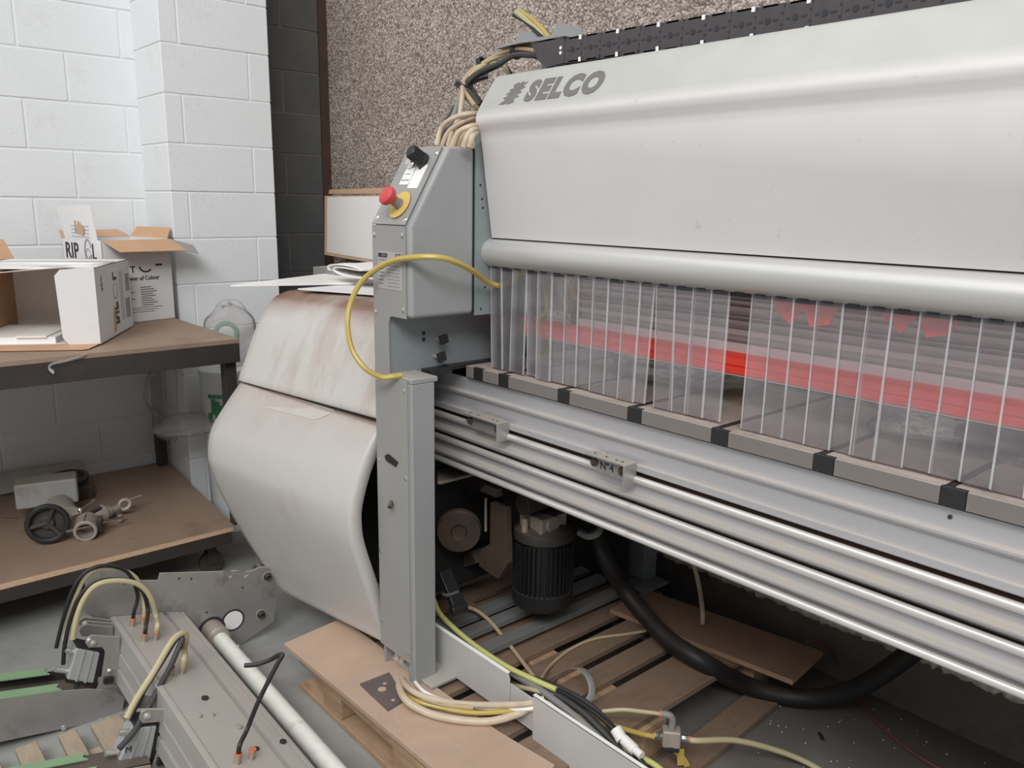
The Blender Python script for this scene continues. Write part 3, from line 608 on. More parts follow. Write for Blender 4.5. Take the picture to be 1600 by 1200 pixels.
# bundle of cables from the control box up to the chain
def cab(pts, r, k, name='cable', parent=None):
    b = MB(); b.tube(pts, r, n=8, sub=7); return obj(name, b, k, parent or saw)
bund = [
 ([(-2.024,1.470,1.810), (-2.026,1.490,1.862), (-1.971,1.500,1.889), (-1.945,1.550,1.900), (-2.104,1.750,1.903)], .0075, 'beige'),
 ([(-2.026,1.490,1.811), (-2.002,1.500,1.852), (-1.958,1.520,1.879), (-1.952,1.560,1.891), (-2.088,1.750,1.892)], .0075, 'beige'),
 ([(-2.008,1.500,1.811), (-1.997,1.510,1.861), (-2.024,1.550,1.891), (-2.096,1.620,1.968), (-2.200,1.700,2.013)], .0075, 'beige'),
 ([(-1.950,1.470,1.803), (-1.933,1.480,1.842), (-1.905,1.500,1.859), (-1.927,1.550,1.867)], .0085, 'beige'),
 ([(-1.946,1.490,1.804), (-1.922,1.490,1.835), (-1.906,1.510,1.856), (-1.934,1.560,1.861)], .0085, 'beige2'),
 ([(-1.896,1.470,1.801), (-1.889,1.480,1.833), (-1.907,1.520,1.854), (-1.965,1.600,1.851)], .0085, 'beige'),
 ([(-1.883,1.480,1.801), (-1.881,1.490,1.830), (-1.920,1.540,1.849)], .008, 'beige'),
 ([(-1.987,1.510,1.807), (-1.979,1.520,1.852), (-1.968,1.540,1.876), (-1.983,1.580,1.883)], .009, 'hose'),
 ([(-2.053,1.500,1.813), (-2.040,1.510,1.853), (-2.029,1.530,1.886), (-2.070,1.580,1.935), (-2.193,1.700,2.007)], .007, 'grey_cable'),
 ([(-2.037,1.510,1.813), (-2.039,1.530,1.876), (-2.103,1.600,1.926), (-2.207,1.700,2.000), (-2.257,1.760,2.054), (-2.251,1.820,2.100), (-2.119,1.840,2.133), (-1.983,1.840,2.111)], .0075, 'beige2'),
 ([(-2.033,1.620,1.934), (-2.090,1.640,1.966), (-2.193,1.700,2.007), (-2.244,1.760,2.057), (-2.225,1.820,2.103), (-2.115,1.850,2.128), (-1.979,1.850,2.116)], .0075, 'beige2'),
 ([(-2.046,1.640,1.929), (-2.109,1.660,1.958), (-2.226,1.720,2.008), (-2.236,1.770,2.061), (-2.220,1.830,2.106), (-2.127,1.860,2.135), (-1.990,1.860,2.130)], .008, 'hose2'),
 ([(-2.065,1.660,1.939), (-2.122,1.680,1.976), (-2.212,1.720,2.016), (-2.203,1.760,2.057), (-2.141,1.800,2.086), (-2.089,1.830,2.111), (-1.954,1.840,2.093)], .0095, 'dark_cable'),
 ([(-2.102,1.680,1.955), (-2.154,1.700,1.988), (-2.231,1.740,2.026), (-2.209,1.770,2.053), (-2.147,1.810,2.084), (-2.094,1.840,2.117), (-1.961,1.850,2.084)], .007, 'black'),
 ([(-2.102,1.700,1.953), (-2.166,1.720,1.993), (-2.233,1.760,2.028), (-2.240,1.800,2.051), (-2.217,1.820,2.059)], .009, 'black'),
 ([(-2.115,1.580,1.895), (-2.122,1.600,1.916), (-2.129,1.620,1.937)], .010, 'dark_cable'),
 ([(-2.251,1.820,2.098), (-2.196,1.840,2.101), (-2.173,1.860,2.085), (-2.176,1.880,2.051)], .007, 'hose2'),
 ([(-2.276,1.840,2.101), (-2.206,1.860,2.102), (-2.184,1.880,2.084), (-2.186,1.900,2.054)], .006, 'black'),
 ([(-2.206,1.930,2.271), (-2.143,1.920,2.235), (-2.076,1.910,2.193), (-2.028,1.900,2.158), (-1.943,1.870,2.120)], .009, 'hose2'),
 ([(-2.210,1.950,2.276), (-2.147,1.940,2.246), (-2.069,1.920,2.201), (-2.010,1.900,2.160), (-1.938,1.870,2.124)], .008, 'hose'),
 ([(-2.219,1.930,2.263), (-2.156,1.920,2.236), (-2.071,1.900,2.187), (-2.017,1.890,2.156)], .006, 'black'),
]
for i, (p, r, k) in enumerate(bund): cab(p, r, k, 'air_hose' if k.startswith('hose') else 'cable')
for p, d, R in (((-2.210,1.710,2.011), (.4, .2, 1), .026), ((-2.251,1.820,2.098), (1, .2, .5), .020), ((-2.112,1.850,2.128), (1, 0, .1), .022)):
    b = MB(); b.ring(p, d, R, .005, 18, 8); b.ring(V(p) + V(d).normalized() * .009, d, R, .004, 18, 8); obj('cable_tie', b, 'black', saw)
# amber air hose looping in front of the control box
cab([(-1.985, 1.312, 1.150), (-1.995, 1.285, 1.148), (-2.013,1.260,1.147), (-2.038,1.220,1.175), (-2.074,1.200,1.228), (-2.095,1.200,1.301), (-2.104,1.220,1.364), (-2.084,1.250,1.426), (-2.003,1.280,1.478), (-1.888,1.300,1.500), (-1.836,1.360,1.498), (-1.849,1.460,1.463), (-1.886,1.570,1.413), (-1.87, 1.66, 1.40)], .0085, 'hose', 'air_hose')

# lower and upper moulded side covers
def cover(name, right, left, back, m):
    # right / left: outer profile points (x,y,z) of the two ends, loft between, rounded into a flange at the right and a return at the left
    b = MB(); rows = []
    R = spline(right, 4); Lf = spline(left, 4); n = len(R)
    def inset(P, d, dx):
        c = sum(P, V((0, 0, 0))) / n; c.y = max(p.y for p in P) + .05; out = []
        for p in P:
            e = V((0, c.y - p.y, (c.z - p.z) * .35)); out.append(p + e.normalized() * d + V((dx, 0, 0)))
        return out
    rows.append(inset(R, .046, -.30)); rows.append(inset(R, .046, -.004)); rows.append(inset(R, .044, 0)); rows.append(inset(R, .014, 0)); rows.append(inset(R, .004, -.004)); rows.append(inset(R, 0, -.016))
    for t in (.12, .25, .4, .55, .7, .85, .95): rows.append([a.lerp(c, t) + V((-.022 * (1 - t), 0, 0)) for a, c in zip(R, Lf)])
    rows.append(inset(Lf, .004, 0)); rows.append(inset(Lf, .016, -.018)); rows.append(inset(Lf, .04, -.024)); rows.append(inset(Lf, .12, -.01)); rows.append(inset(Lf, back, .02))
    b.grid(rows); return obj(name, b, m, saw, ang=70, solid=.006)
xc = -2.14
low_r = [(xc, 1.40, .962), (xc, 1.345, .957), (xc, 1.322, .945), (xc, 1.286, .895), (xc, 1.249, .819), (xc, 1.219, .725), (xc, 1.212, .659), (xc, 1.223, .569), (xc, 1.273, .400), (xc, 1.318, .250), (xc, 1.332, .205), (xc, 1.40, .195)]
low_l = [(-2.9, 1.30, .985), (-2.9, 1.215, .985), (-2.9, 1.190, .972), (-2.9, 1.124, .891), (-2.9, 1.078, .820), (-2.9, 1.062, .740), (-2.9, 1.066, .680), (-2.9, 1.103, .560), (-2.87, 1.170, .385), (-2.80, 1.225, .255), (-2.76, 1.262, .175), (-2.74, 1.34, .16)]
lc = cover('lower_cover', low_r, low_l, .42, 'cover')
up_r = [(xc, 1.42, .972), (xc, 1.345, .976), (xc, 1.325, .990), (xc, 1.345, 1.05), (xc, 1.405, 1.20), (xc, 1.45, 1.272), (xc, 1.50, 1.302), (xc, 1.60, 1.312), (xc, 1.95, 1.312)]
up_l = [(-2.9, 1.29, .990), (-2.9, 1.205, .990), (-2.9, 1.195, 1.000), (-2.9, 1.215, 1.05), (-2.9, 1.28, 1.20), (-2.9, 1.335, 1.278), (-2.9, 1.385, 1.306), (-2.9, 1.475, 1.318), (-2.9, 1.85, 1.318)]
uc = cover('upper_cover', up_r, up_l, .42, 'cover_top')
def lcp(i, t, out=.0015):
    a = V(low_r[i]).lerp(V(low_l[i]), t) + V((-.016 * (1 - t), 0, 0)); return a + V((0, -out, out * .8))
b = MB(); b.prism([lcp(1, .78), lcp(1, .30), lcp(2, .30), lcp(3, .36).lerp(lcp(2, .36), .6), lcp(3, .72).lerp(lcp(2, .72), .5), lcp(2, .78)], (0, .003, -.002)); obj('handle_recess_shade', b, 'recess', lc, label='finger recess shading on a thin plate along the upper edge')  # thin plate with the recess shade put into its colour
# drive and added dark panel behind the cover
b = MB(); b.box((-2.85, 1.50, .25), (-2.25, 1.95, 1.28)); obj('drive_housing', b, 'dark2', saw, bevel=.01)
b = MB(); b.box((-3.0, 2.30, .17), (-1.95, 2.34, 1.10)); obj('added_dark_panel', b, 'dark2', saw)  # added dark panel that keeps the space under the saw dark
b = MB(); b.yz([(1.62, .80), (1.62, .806), (2.2, .806), (2.2, .80)], -2.3, .7); obj('table_underside', b, 'dark2', saw)
# bracket shelf just under the rails
b = MB(); b.prism([(-2.368,1.716,0.720), (-2.238,1.733,0.720), (-2.149,1.730,0.720), (-2.149,1.576,0.720), (-2.159,1.565,0.720)], (0, 0, -.012)); obj('bracket_shelf', b, 'castalu', saw, bevel=.003)
b = MB(); b.prism([(-2.386,1.750,0.618), (-2.086,1.750,0.747), (-2.210,1.750,0.609), (-2.326,1.750,0.594)], (0, .1, 0)); obj('bracket_web', b, 'dark', saw)
# motor
mc = V((-1.925,1.850,0.540)); mx, my, mz = mc
b = MB(); b.lathe((mx, my, mz + .01), (0, 0, -1), [(-.07, .045), (-.03, .06), (-.012, .09), (-.01, .108), (.0, .112), (.022, .112), (.026, .10), (.03, .0)], 40); mo = obj('motor', b, 'dark', saw, label='black finned electric motor hanging under the rails')
b = MB(); b.lathe((mx, my, mz - .015), (0, 0, -1), [(0, .090), (.19, .090), (.19, .107), (.235, .107), (.25, .096), (.251, 0)], 40); obj('motor_body', b, 'motor', mo)
for i in range(36):
    t = 2 * math.pi * i / 36; e = V((math.cos(t), math.sin(t), 0)); q = V((-e.y, e.x, 0))
    b = MB(); b.obox(V((mx, my, mz - .03)) + e * .087 - q * .002, e * .019, q * .004, (0, 0, -.175)); obj('cooling_fin', b, 'motor', mo)
b = MB(); b.box((mx - .05, my - .07, mz + .02), (mx + .06, my + .05, mz + .075)); b.cyl((mx - .06, my - .02, mz + .05), (mx + .07, my - .02, mz + .05), .03); b.cyl((mx, my - .09, mz + .02), (mx, my - .09, mz + .07), .012); obj('motor_mount', b, 'castalu', mo, bevel=.004)
cab([(-1.823,1.920,0.549), (-1.778,1.920,0.550), (-1.753,1.940,0.567), (-1.776,1.980,0.589)], .012, 'grey_cable', 'motor_cable', mo)
# pulley, spindle plates and dark carriage parts left of the motor
pc = V((-2.161,1.660,0.517)); dr = V((.75, -.6, -.05))
b = MB(); b.lathe(pc, dr, [(-.02, .05), (-.02, .075), (-.008, .080), (-.006, .06), (.006, .06), (.008, .080), (.02, .075), (.02, .03), (.005, .026), (.004, 0)], 36); obj('pulley', b, 'rust', saw)
b = MB(); b.prism([(-2.038,1.700,0.648), (-1.957,1.700,0.649), (-1.943,1.700,0.457), (-1.992,1.700,0.380), (-2.098,1.700,0.390), (-2.091,1.700,0.453), (-2.039,1.700,0.495)], (0, .025, 0)); obj('spindle_plate', b, 'rust', saw, bevel=.002)
b = MB(); b.cyl((-2.110,1.740,0.633), (-2.109,1.740,0.509), .005); b.box((-2.211,1.780,0.659), V((-2.102,1.780,0.627)) + V((0, .08, 0))); obj('guide_spindle', b, 'castalu', saw)
b = MB(); b.cyl((-2.319,1.700,0.527), (-2.311,1.700,0.377), .03); b.cyl((-2.352,1.740,0.596), (-2.349,1.740,0.508), .018); obj('carriage_cylinder', b, 'rust', saw)
b = MB(); b.prism([(-2.417,1.750,0.305), (-2.209,1.750,0.393), (-2.171,1.750,0.361), (-2.347,1.750,0.258), (-2.418,1.750,0.246)], (0, .12, 0)); obj('carriage_foot', b, 'rust', saw)
b = MB(); b.prism([(-2.109,1.800,0.699), (-1.940,1.800,0.687), (-1.922,1.800,0.623), (-2.037,1.800,0.588), (-2.090,1.800,0.632)], (0, .14, 0)); b.cyl((-1.921,1.740,0.661), V((-1.921,1.740,0.661)) + V((0, .1, 0)), .035); obj('gear_case', b, 'dark', saw, bevel=.004)
# base bars on the pallet and the rear leg
for x in (-2.14, -2.05, -1.93):
    b = MB(); b.box((x - .028, 1.56, .167), (x + .024, 2.42, .190)); obj('base_bar', b, 'barpaint', saw, bevel=.002)
b = MB(); b.box((-2.08, 2.40, .18), (-1.92, 2.48, .84)); b.box((-2.12, 2.34, .166), (-1.86, 2.49, .178)); obj('rear_leg', b, 'steel_blue', saw, bevel=.003)
for x in (-.3, .55):
    b = MB(); b.box((x - .08, 2.40, .012), (x + .08, 2.48, .84)); b.box((x - .12, 2.34, 0), (x + .12, 2.49, .012)); obj('rear_leg', b, 'steel_blue', saw, bevel=.003)
# black energy arm with clips hanging behind the column
b = MB(); b.obox((-2.083,1.500,0.431), V((-1.983,1.500,0.314)) - V((-2.083,1.500,0.431)), (.0, .05, 0), (.022, 0, .012)); b.cyl((-1.981,1.490,0.335), V((-1.981,1.490,0.335)) + V((0, .06, 0)), .017); arm = obj('hinged_arm', b, 'black', saw, bevel=.004)
b = MB(); b.obox(V((-2.043,1.497,0.365)), (.04, -.01, .012), (0, .05, 0), (.002, 0, .008)); obj('arm_band', b, 'zinc', arm)

# ------------------------------------------------------------------ pallet under the saw
pal = thing('pallet', 'wooden pallet of wide boards carrying the grey saw column', 'pallet', (-1.86, 1.78, 0))
def board(name, lo, hi, m, parent, tilt=0):
    b = MB(); b.box(lo, hi); o = obj(name, b, m, parent, bevel=.003, seg=1)
    if tilt: o.rotation_euler.z = tilt
    return o
for x0, x1 in ((-2.40, -2.29), (-2.255, -2.145), (-2.11, -1.99), (-1.955, -1.845), (-1.80, -1.705), (-1.662, -1.572), (-1.532, -1.365)):
    board('board', (x0, 1.15 + random.uniform(0, .02), .125), (x1, 2.44 + random.uniform(-.01, .01), .147), 'wood', pal, random.uniform(-.006, .006))
for y0, y1 in ((1.135, 1.235), (1.72, 1.84), (2.30, 2.42)):
    board('stringer', (-2.38, y0, .101), (-1.35, y1, .124), 'woodx', pal)
    board('bottom_board', (-2.38, y0, .001), (-1.35, y1, .021), 'woodx', pal)
    for x in (-2.215, -1.80, -1.46):
        board('block', (x, y0 + .004, .022), (x + .115, y1 - .004, .100), 'woodx', pal)
tag(board('loose_plank', (-1.33, 1.50, .002), (-1.225, 2.36, .024), 'wood', None, .06), 'dark loose plank on the floor along the pallet edge', 'plank')
b = MB(); b.xy([(-2.421, 1.104), (-2.450, 1.345), (-1.95, 1.352), (-1.581, 1.362), (-1.375, 1.385), (-1.30, 1.13), (-1.55, 1.125), (-2.0, 1.115)], .1485, .1645)
tag(obj('chipboard_sheet', b, ['chip'], None, bevel=.001), 'dusty tan chipboard sheet lying on the front of the pallet', 'board')
b = MB(); b.xy([(-2.037,1.174), (-2.033,1.280), (-1.877,1.239), (-1.865,1.167)], .1655, .171); sp_ = obj('steel_plate', b, 'steelplate', bevel=.001); tag(sp_, 'small drilled dark steel plate lying on the tan chipboard', 'plate')
for q, r in (((-1.987,1.234,0.171), .006), ((-1.966,1.211,0.171), .013), ((-1.896,1.206,0.171), .006)):
    b = MB(); b.lathe(q, (0, 0, 1), [(0, r), (.0006, r)], 16); b.lathe(V(q) + V((0, 0, .0004)), (0, 0, 1), [(0, r * .5), (.0006, r * .5)], 12); obj('drilled_hole', b, 'chip', sp_)
b = MB(); b.xy([(-1.885, 2.381), (-1.198, 2.490), (-1.172, 2.250), (-1.869, 2.150)], .150, .168); tag(obj('chipboard_offcut', b, 'chipdark', bevel=.001), 'long brown chipboard offcut by the concrete plinth', 'board')

# grey painted steel channel with a notch where the cables pass
CH = 1.43
b = MB()
b.xz([(-2.0, .166), (-2.0, .300), (-1.628, .300), (-1.618, .288), (-1.618, .166)], CH, CH + .004)
b.xz([(-1.515, .140), (-1.515, .286), (-.85, .286), (-.85, .140)], CH, CH + .004)
b.box((-2.0, CH + .004, .296), (-1.628, CH + .012, .300)); b.box((-1.515, CH, .282), (-.85, CH + .010, .286))
b.box((-1.66, CH + .005, .166), (-1.48, CH + .008, .270)); b.box((-2.0, CH + .004, .166), (-1.50, CH + .036, .170))
ch = obj('steel_channel', b, 'chpaint', bevel=.001); tag(ch, 'light grey steel channel lying beside the foot of the column', 'channel')
b = MB(); b.box((-2.0, CH - .001, .3005), (-1.628, CH + .012, .3015)); b.box((-1.515, CH - .001, .2865), (-.85, CH + .010, .2875)); obj('paint_edge', b, 'paper', ch, label='bare white upper edge')

# cables leaving the column and running along the channel
def cable(name, pts, r, k, label, group=None, n=10, flat=None):
    b = MB(); b.tube(pts, r, n=n, sub=8, flat=flat); return tag(obj(name, b, k), label, 'cable' if 'hose' not in name else 'hose', group)
cable('cable', [(-2.079,1.345,0.194), (-2.054,1.325,0.143), (-1.862,1.220,0.195), (-1.776,1.239,0.180), (-1.693,1.285,0.178), (-1.621,1.358,0.178), (-1.554,1.415,0.215), (-1.517,1.450,0.252), (-1.462,1.500,0.230)], .0115, 'beige', 'thickest beige cable, lowest of the loops leaving the column')
cable('cable', [(-2.041,1.345,0.211), (-2.043,1.330,0.142), (-1.856,1.244,0.210), (-1.774,1.284,0.200), (-1.694,1.357,0.195), (-1.544,1.420,0.247), (-1.512,1.470,0.259)], .0095, 'beige', 'beige cable arching just above the yellow hose at the channel notch')
cable('cable', [(-2.043,1.360,0.135), (-1.838,1.278,0.200), (-1.761,1.313,0.190), (-1.669,1.374,0.190), (-1.538,1.420,0.234), (-1.501,1.460,0.248)], .006, 'paper', 'thin white cable between the beige loops by the column foot')
cable('air_hose', [(-2.122,1.345,0.186), (-2.089,1.335,0.103), (-1.855,1.243,0.185), (-1.760,1.288,0.180), (-1.667,1.348,0.185), (-1.543,1.425,0.227), (-1.463,1.475,0.241), (-1.399,1.500,0.247), (-1.351,1.596,0.200), (-1.314,1.666,0.165), (-1.287,1.698,0.155)], .0075, 'hose', 'yellow air hose from the column foot through the channel notch to the valve')
cable('cable', [(-2.034,1.360,0.185), (-2.043,1.350,0.110), (-1.837,1.254,0.200), (-1.763,1.290,0.190), (-1.687,1.352,0.190)], .008, 'beige2', 'short tan cable behind the white one at the column foot')
cable('cable', [(-2.102,1.500,0.341), (-2.034,1.490,0.297), (-1.872,1.485,0.274), (-1.704,1.490,0.266), (-1.585,1.500,0.272), (-1.501,1.510,0.277)], .0085, 'green_hose', 'yellow green cable running behind the top edge of the channel')
cable('cable', [(-2.070,1.500,0.248), (-1.874,1.500,0.240), (-1.686,1.500,0.245), (-1.528,1.485,0.265), (-1.375,1.475,0.261), (-1.222,1.475,0.229), (-1.134,1.475,0.206), (-.8, 1.50, .2)], .010, 'grey_cable', 'light grey cable lying nearest the channel edge in the bundle')
cable('cable', [(-1.750,1.530,0.207), (-1.575,1.530,0.257), (-1.395,1.520,0.285), (-1.270,1.515,0.260), (-1.164,1.510,0.227), (-.98, 1.52, .22)], .0095, 'dark_cable', 'dark grey cable at the right side of the bundle by the channel', 'dark cables beside the channel')
cable('cable', [(-1.769,1.520,0.198), (-1.568,1.510,0.252), (-1.400,1.500,0.271), (-1.263,1.495,0.244), (-1.169,1.490,0.224), (-1.0, 1.50, .23)], .010, 'dark_cable', 'thick dark cable in the middle of the bundle by the channel', 'dark cables beside the channel')
cable('cable', [(-2.089,1.530,0.205), (-1.861,1.530,0.200), (-1.654,1.525,0.229), (-1.475,1.510,0.281), (-1.312,1.495,0.292), (-1.188,1.485,0.263), (-1.01, 1.465, .20)], .007, 'black', 'thin black cable from behind the column into the bundle')
cable('cable', [(-1.718,1.490,0.199), (-1.549,1.480,0.261), (-1.461,1.523,0.250)], .007, 'hose2', 'short pale hose tail showing in the channel notch')
cable('air_hose', [(-1.444,1.516,0.200), (-1.376,1.543,0.200), (-1.233,1.500,0.243), (-1.179,1.500,0.248), (-1.094,1.500,0.245), (-1.0, 1.50, .18)], .008, 'green_hose', 'pale yellow hose bound with white tape at the bottom of the bundle')
cable('cable', [(-2.174,1.656,0.200), (-2.129,1.688,0.220), (-2.056,1.709,0.200), (-1.945,1.699,0.170), (-1.825,1.666,0.160), (-1.707,1.618,0.170)], .007, 'beige2', 'tan cable curving over the grey base bars onto the pallet')
cable('cable', [(-1.679,1.616,0.180), (-1.747,1.724,0.155), (-1.779,1.847,0.153), (-1.773,1.968,0.153), (-1.717,2.091,0.153), (-1.695,2.168,0.155), (-1.757,2.227,0.165), (-1.839,2.226,0.250), (-1.860,2.135,0.360)], .0055, 'beige2', 'thin tan cable winding over the pallet boards to the black hose')
cable('ribbon_cable', [(-1.653,1.639,0.170), (-1.642,1.678,0.200), (-1.594,1.694,0.230), (-1.537,1.684,0.230), (-1.506,1.667,0.200), (-1.500,1.632,0.170)], .011, 'grey_cable', 'flat grey cable standing up in a loop on the pallet', flat=.002)
for ti, (pa, pb, r) in enumerate((((-1.258,1.492,0.289), (-1.231,1.488,0.273), .030), ((-1.225,1.488,0.277), (-1.185,1.486,0.269), .027), ((-1.190,1.486,0.271), (-1.160,1.484,0.268), .020))):
    b = MB(); b.cyl(pa, pb, r * .55, n=14); tag(obj('tape_band', b, 'cloth'), ['white tape band highest up the cable bundle by the channel', 'middle white tape band on the cable bundle by the channel', 'lowest white tape band nearest the air valve'][ti], 'tape', 'white tape on the cable bundle')

# pneumatic valve at the pallet corner
vc = V((-1.256,1.737,0.150)); ar = V((.76, .65, 0)); af = V((.65, -.76, 0))
val = thing('air_valve', 'small dusty square air valve with elbow and two bright unions', 'valve', (vc.x, vc.y, .12))
b = MB(); b.obox(vc - ar * .026 - af * .02 + V((0, 0, -.022)), ar * .052, af * .04, V((0, 0, .052))); obj('valve_body', b, 'castalu', val, bevel=.005)
b = MB(); b.obox(vc - ar * .024 - af * .02 + V((0, 0, -.034)), ar * .048, af * .038, V((0, 0, .012))); b.lathe(vc + af * .018 + V((0, 0, -.026)), af, [(0, .010), (.003, .010), (.004, .006), (.0042, 0)], 16); obj('valve_base', b, 'black', val, bevel=.002)
for s in (-1, 1):
    b = MB(); b.lathe(vc + ar * (.026 * s) + V((0, 0, .002)), ar * s, [(0, .008), (.004, .0095), (.022, .0095), (.023, .008), (.024, 0)], 6); u_ = obj('union_nut', b, 'chrome', val)
    b = MB(); b.lathe(vc + ar * (.048 * s) + V((0, 0, .002)), ar * s, [(0, .0095), (.006, .0095), (.007, 0)], 16); obj('collar', b, 'orange', u_)
tp = vc + V((0, 0, .028))
b = MB(); b.tube([tp + V((0, 0, .004)), tp + V((0, 0, .030)), tp + V((0, 0, .042)) - ar * .006, tp + V((0, 0, .046)) - ar * .018, tp + V((0, 0, .046)) - ar * .034], .0105, n=14); obj('elbow', b, 'grey_cable', val)
b = MB(); b.lathe(tp, (0, 0, 1), [(0, .008), (.008, .008), (.009, 0)], 14); b.lathe(tp + V((0, 0, .046)) - ar * .033, -ar, [(0, .011), (.005, .011), (.006, 0)], 16); obj('collar', b, 'orange', val)
b = MB(); b.tube([tp + V((0, 0, .046)) - ar * .034, tp + V((0, 0, .047)) - ar * .08, tp + V((0, 0, .047)) - ar * .14, tp + V((0, 0, .035)) - ar * .20], .006); obj('air_hose', b, 'hose2', val)
b = MB(); b.tube([vc + ar * .05, vc + ar * .08 + V((0, 0, .001)), (-1.151,1.909,0.120), (-1.086,2.024,0.070), (-1.020,2.096,0.030), (-0.929,2.111,0.012), (-0.818,2.080,0.012)], .0085); tag(obj('air_hose', b, 'hose2'), 'pale yellow air hose running from the valve over the concrete floor', 'hose')
b = MB(); b.prism([(-1.261,1.752,0.100), (-1.249,1.766,0.100), (-1.239,1.808,0.030), (-1.244,1.797,0.030)], (.004, .004, .004)); b.prism([(-1.248,1.759,0.104), (-1.239,1.770,0.104), (-1.247,1.787,0.040), (-1.256,1.775,0.040)], (.004, .004, .004)); obj('yellow_tag', b, 'yellow', val, label='torn yellow tag under the valve')

# thick black hose and the thin lines by the plinth
cable('rubber_hose', [(-1.86, 2.03, .52), (-1.790,2.031,0.420), (-1.758,2.093,0.310), (-1.670,2.098,0.250), (-1.540,2.080,0.210), (-1.403,2.092,0.185), (-1.351,2.250,0.069), (-1.263,2.330,0.036), (-1.164,2.380,0.053), (-1.068,2.400,0.112), (-0.971,2.400,0.219), (-0.866,2.380,0.367), (-0.779,2.330,0.495), (-.72, 2.28, .62), (-.71, 2.27, .80)], .031, 'rubber', 'thick black rubber hose sagging across pallet and floor', n=18)
cable('air_hose', [(-1.683,2.360,0.403), (-1.656,2.370,0.339), (-1.621,2.360,0.266), (-1.569,2.309,0.220), (-1.567,2.311,0.180)], .0085, 'beige', 'grey beige hose end hanging down to the brown offcut')
cable('cable', [(-1.268,2.493,0.172), (-1.248,2.531,0.172), (-1.225,2.584,0.140), (-1.216,2.641,0.060), (-1.181,2.641,0.008), (-1.099,2.570,0.008), (-1.009,2.499,0.008), (-0.911,2.446,0.008), (-0.818,2.414,0.008), (-0.722,2.407,0.008)], .005, 'pink_cable', 'dusty red cable trailing over the floor beside the plinth')

# scattered chips and flakes
b = MB()
for i in range(260):
    if i < 130: x, y = random.uniform(-1.25, -.3), random.uniform(1.45, 2.6)
    else: x, y = random.uniform(-3.2, -1.5), random.uniform(.55, 1.12)
    s = random.uniform(.002, .006); a_ = random.uniform(0, 6.28); u = V((math.cos(a_), math.sin(a_), 0)) * s; v_ = V((-u.y, u.x, 0)) * random.uniform(.3, .9)
    b.obox((x, y, .0005), u, v_, (0, 0, .0015))
fl = obj('wood_chips', b, 'paper', stuff=True); tag(fl, 'pale chips and flakes scattered over the concrete floor', 'debris')
for i, (p, q_) in enumerate((((-1.307,2.300,0.004), (-1.271,2.321,0.004)), ((-1.086,2.290,0.004), (-1.066,2.269,0.004)))):
    b = MB(); m_ = (V(p) + V(q_)) / 2 + V((.012, -.01, .004)); b.tube([p, m_, q_], .005); tag(obj('black_scrap', b, 'black'), ['curled black scrap on the floor below the black hose', 'small black scrap on the floor near the red cable'][i], 'scrap')

# ------------------------------------------------------------------ bench with the boxes
BT, BL = 1.075, .24
ben = thing('work_bench', 'dark steel bench with chipboard top and lower shelf against the white wall', 'bench', (-3.9, .4, 0))
b = MB(); b.box((-4.45, -1.1, BT - .02), (-3.32, 1.385, BT)); obj('bench_top', b, ['shelfboard'], ben, bevel=.002)
b = MB()
b.box((-3.345, -1.1, BT - .10), (-3.318, 1.383, BT - .021)); b.box((-4.44, 1.36, BT - .10), (-3.345, 1.384, BT - .021)); b.box((-4.45, -1.1, BT - .10), (-4.42, 1.36, BT - .021)); obj('top_frame', b, 'frame', ben, bevel=.002)
for x, y in ((-3.375, 1.352), (-4.42, 1.375), (-3.375, -1.05), (-4.42, -1.05)):
    b = MB(); b.box((x - .025, y - .025, BL), (x + .025, y + .025, BT - .10)); obj('leg', b, 'frame', ben, bevel=.002)
b = MB(); b.xy([(-4.47, -1.15), (-3.36, -1.15), (-3.345, 1.325), (-3.40, 1.335), (-4.40, 1.41), (-4.47, 1.40)], BL - .022, BL); sh = obj('lower_shelf', b, 'shelfboard', ben, bevel=.0015)
b = MB(); b.box((-3.352, -1.14, BL - .020), (-3.3435, 1.32, BL - .002)); obj('edge_strip', b, 'chipraw', sh, label='pale raw front edge')
b = MB(); b.box((-3.37, -1.12, BL - .075), (-3.345, 1.31, BL - .023)); b.box((-4.45, 1.29, BL - .075), (-3.37, 1.31, BL - .023)); b.box((-4.45, -1.12, BL - .075), (-4.42, 1.29, BL - .023)); obj('shelf_frame', b, 'frame', ben, bevel=.002)
for x, y in ((-3.45, 1.25), (-4.36, 1.25), (-3.45, -1.0), (-4.36, -1.0)):
    b = MB(); b.cyl((x - .015, y, .055), (x + .015, y, .055), .054, n=24); w_ = obj('caster_wheel', b, 'castdark', ben, bevel=.004)
    b = MB(); b.box((x - .022, y - .02, .05), (x - .018, y + .02, BL - .085)); b.box((x + .018, y - .02, .05), (x + .022, y + .02, BL - .085)); b.box((x - .03, y - .03, BL - .088), (x + .03, y + .03, BL - .076)); obj('caster_fork', b, 'frame', w_)
b = MB(); b.xy([(-3.78, 1.02), (-3.70, 1.02), (-3.70, 1.08), (-3.78, 1.08)], .001, .09); tag(obj('offcut_block', b, 'greybox', bevel=.003), 'small grey block on the floor under the bench', 'block')

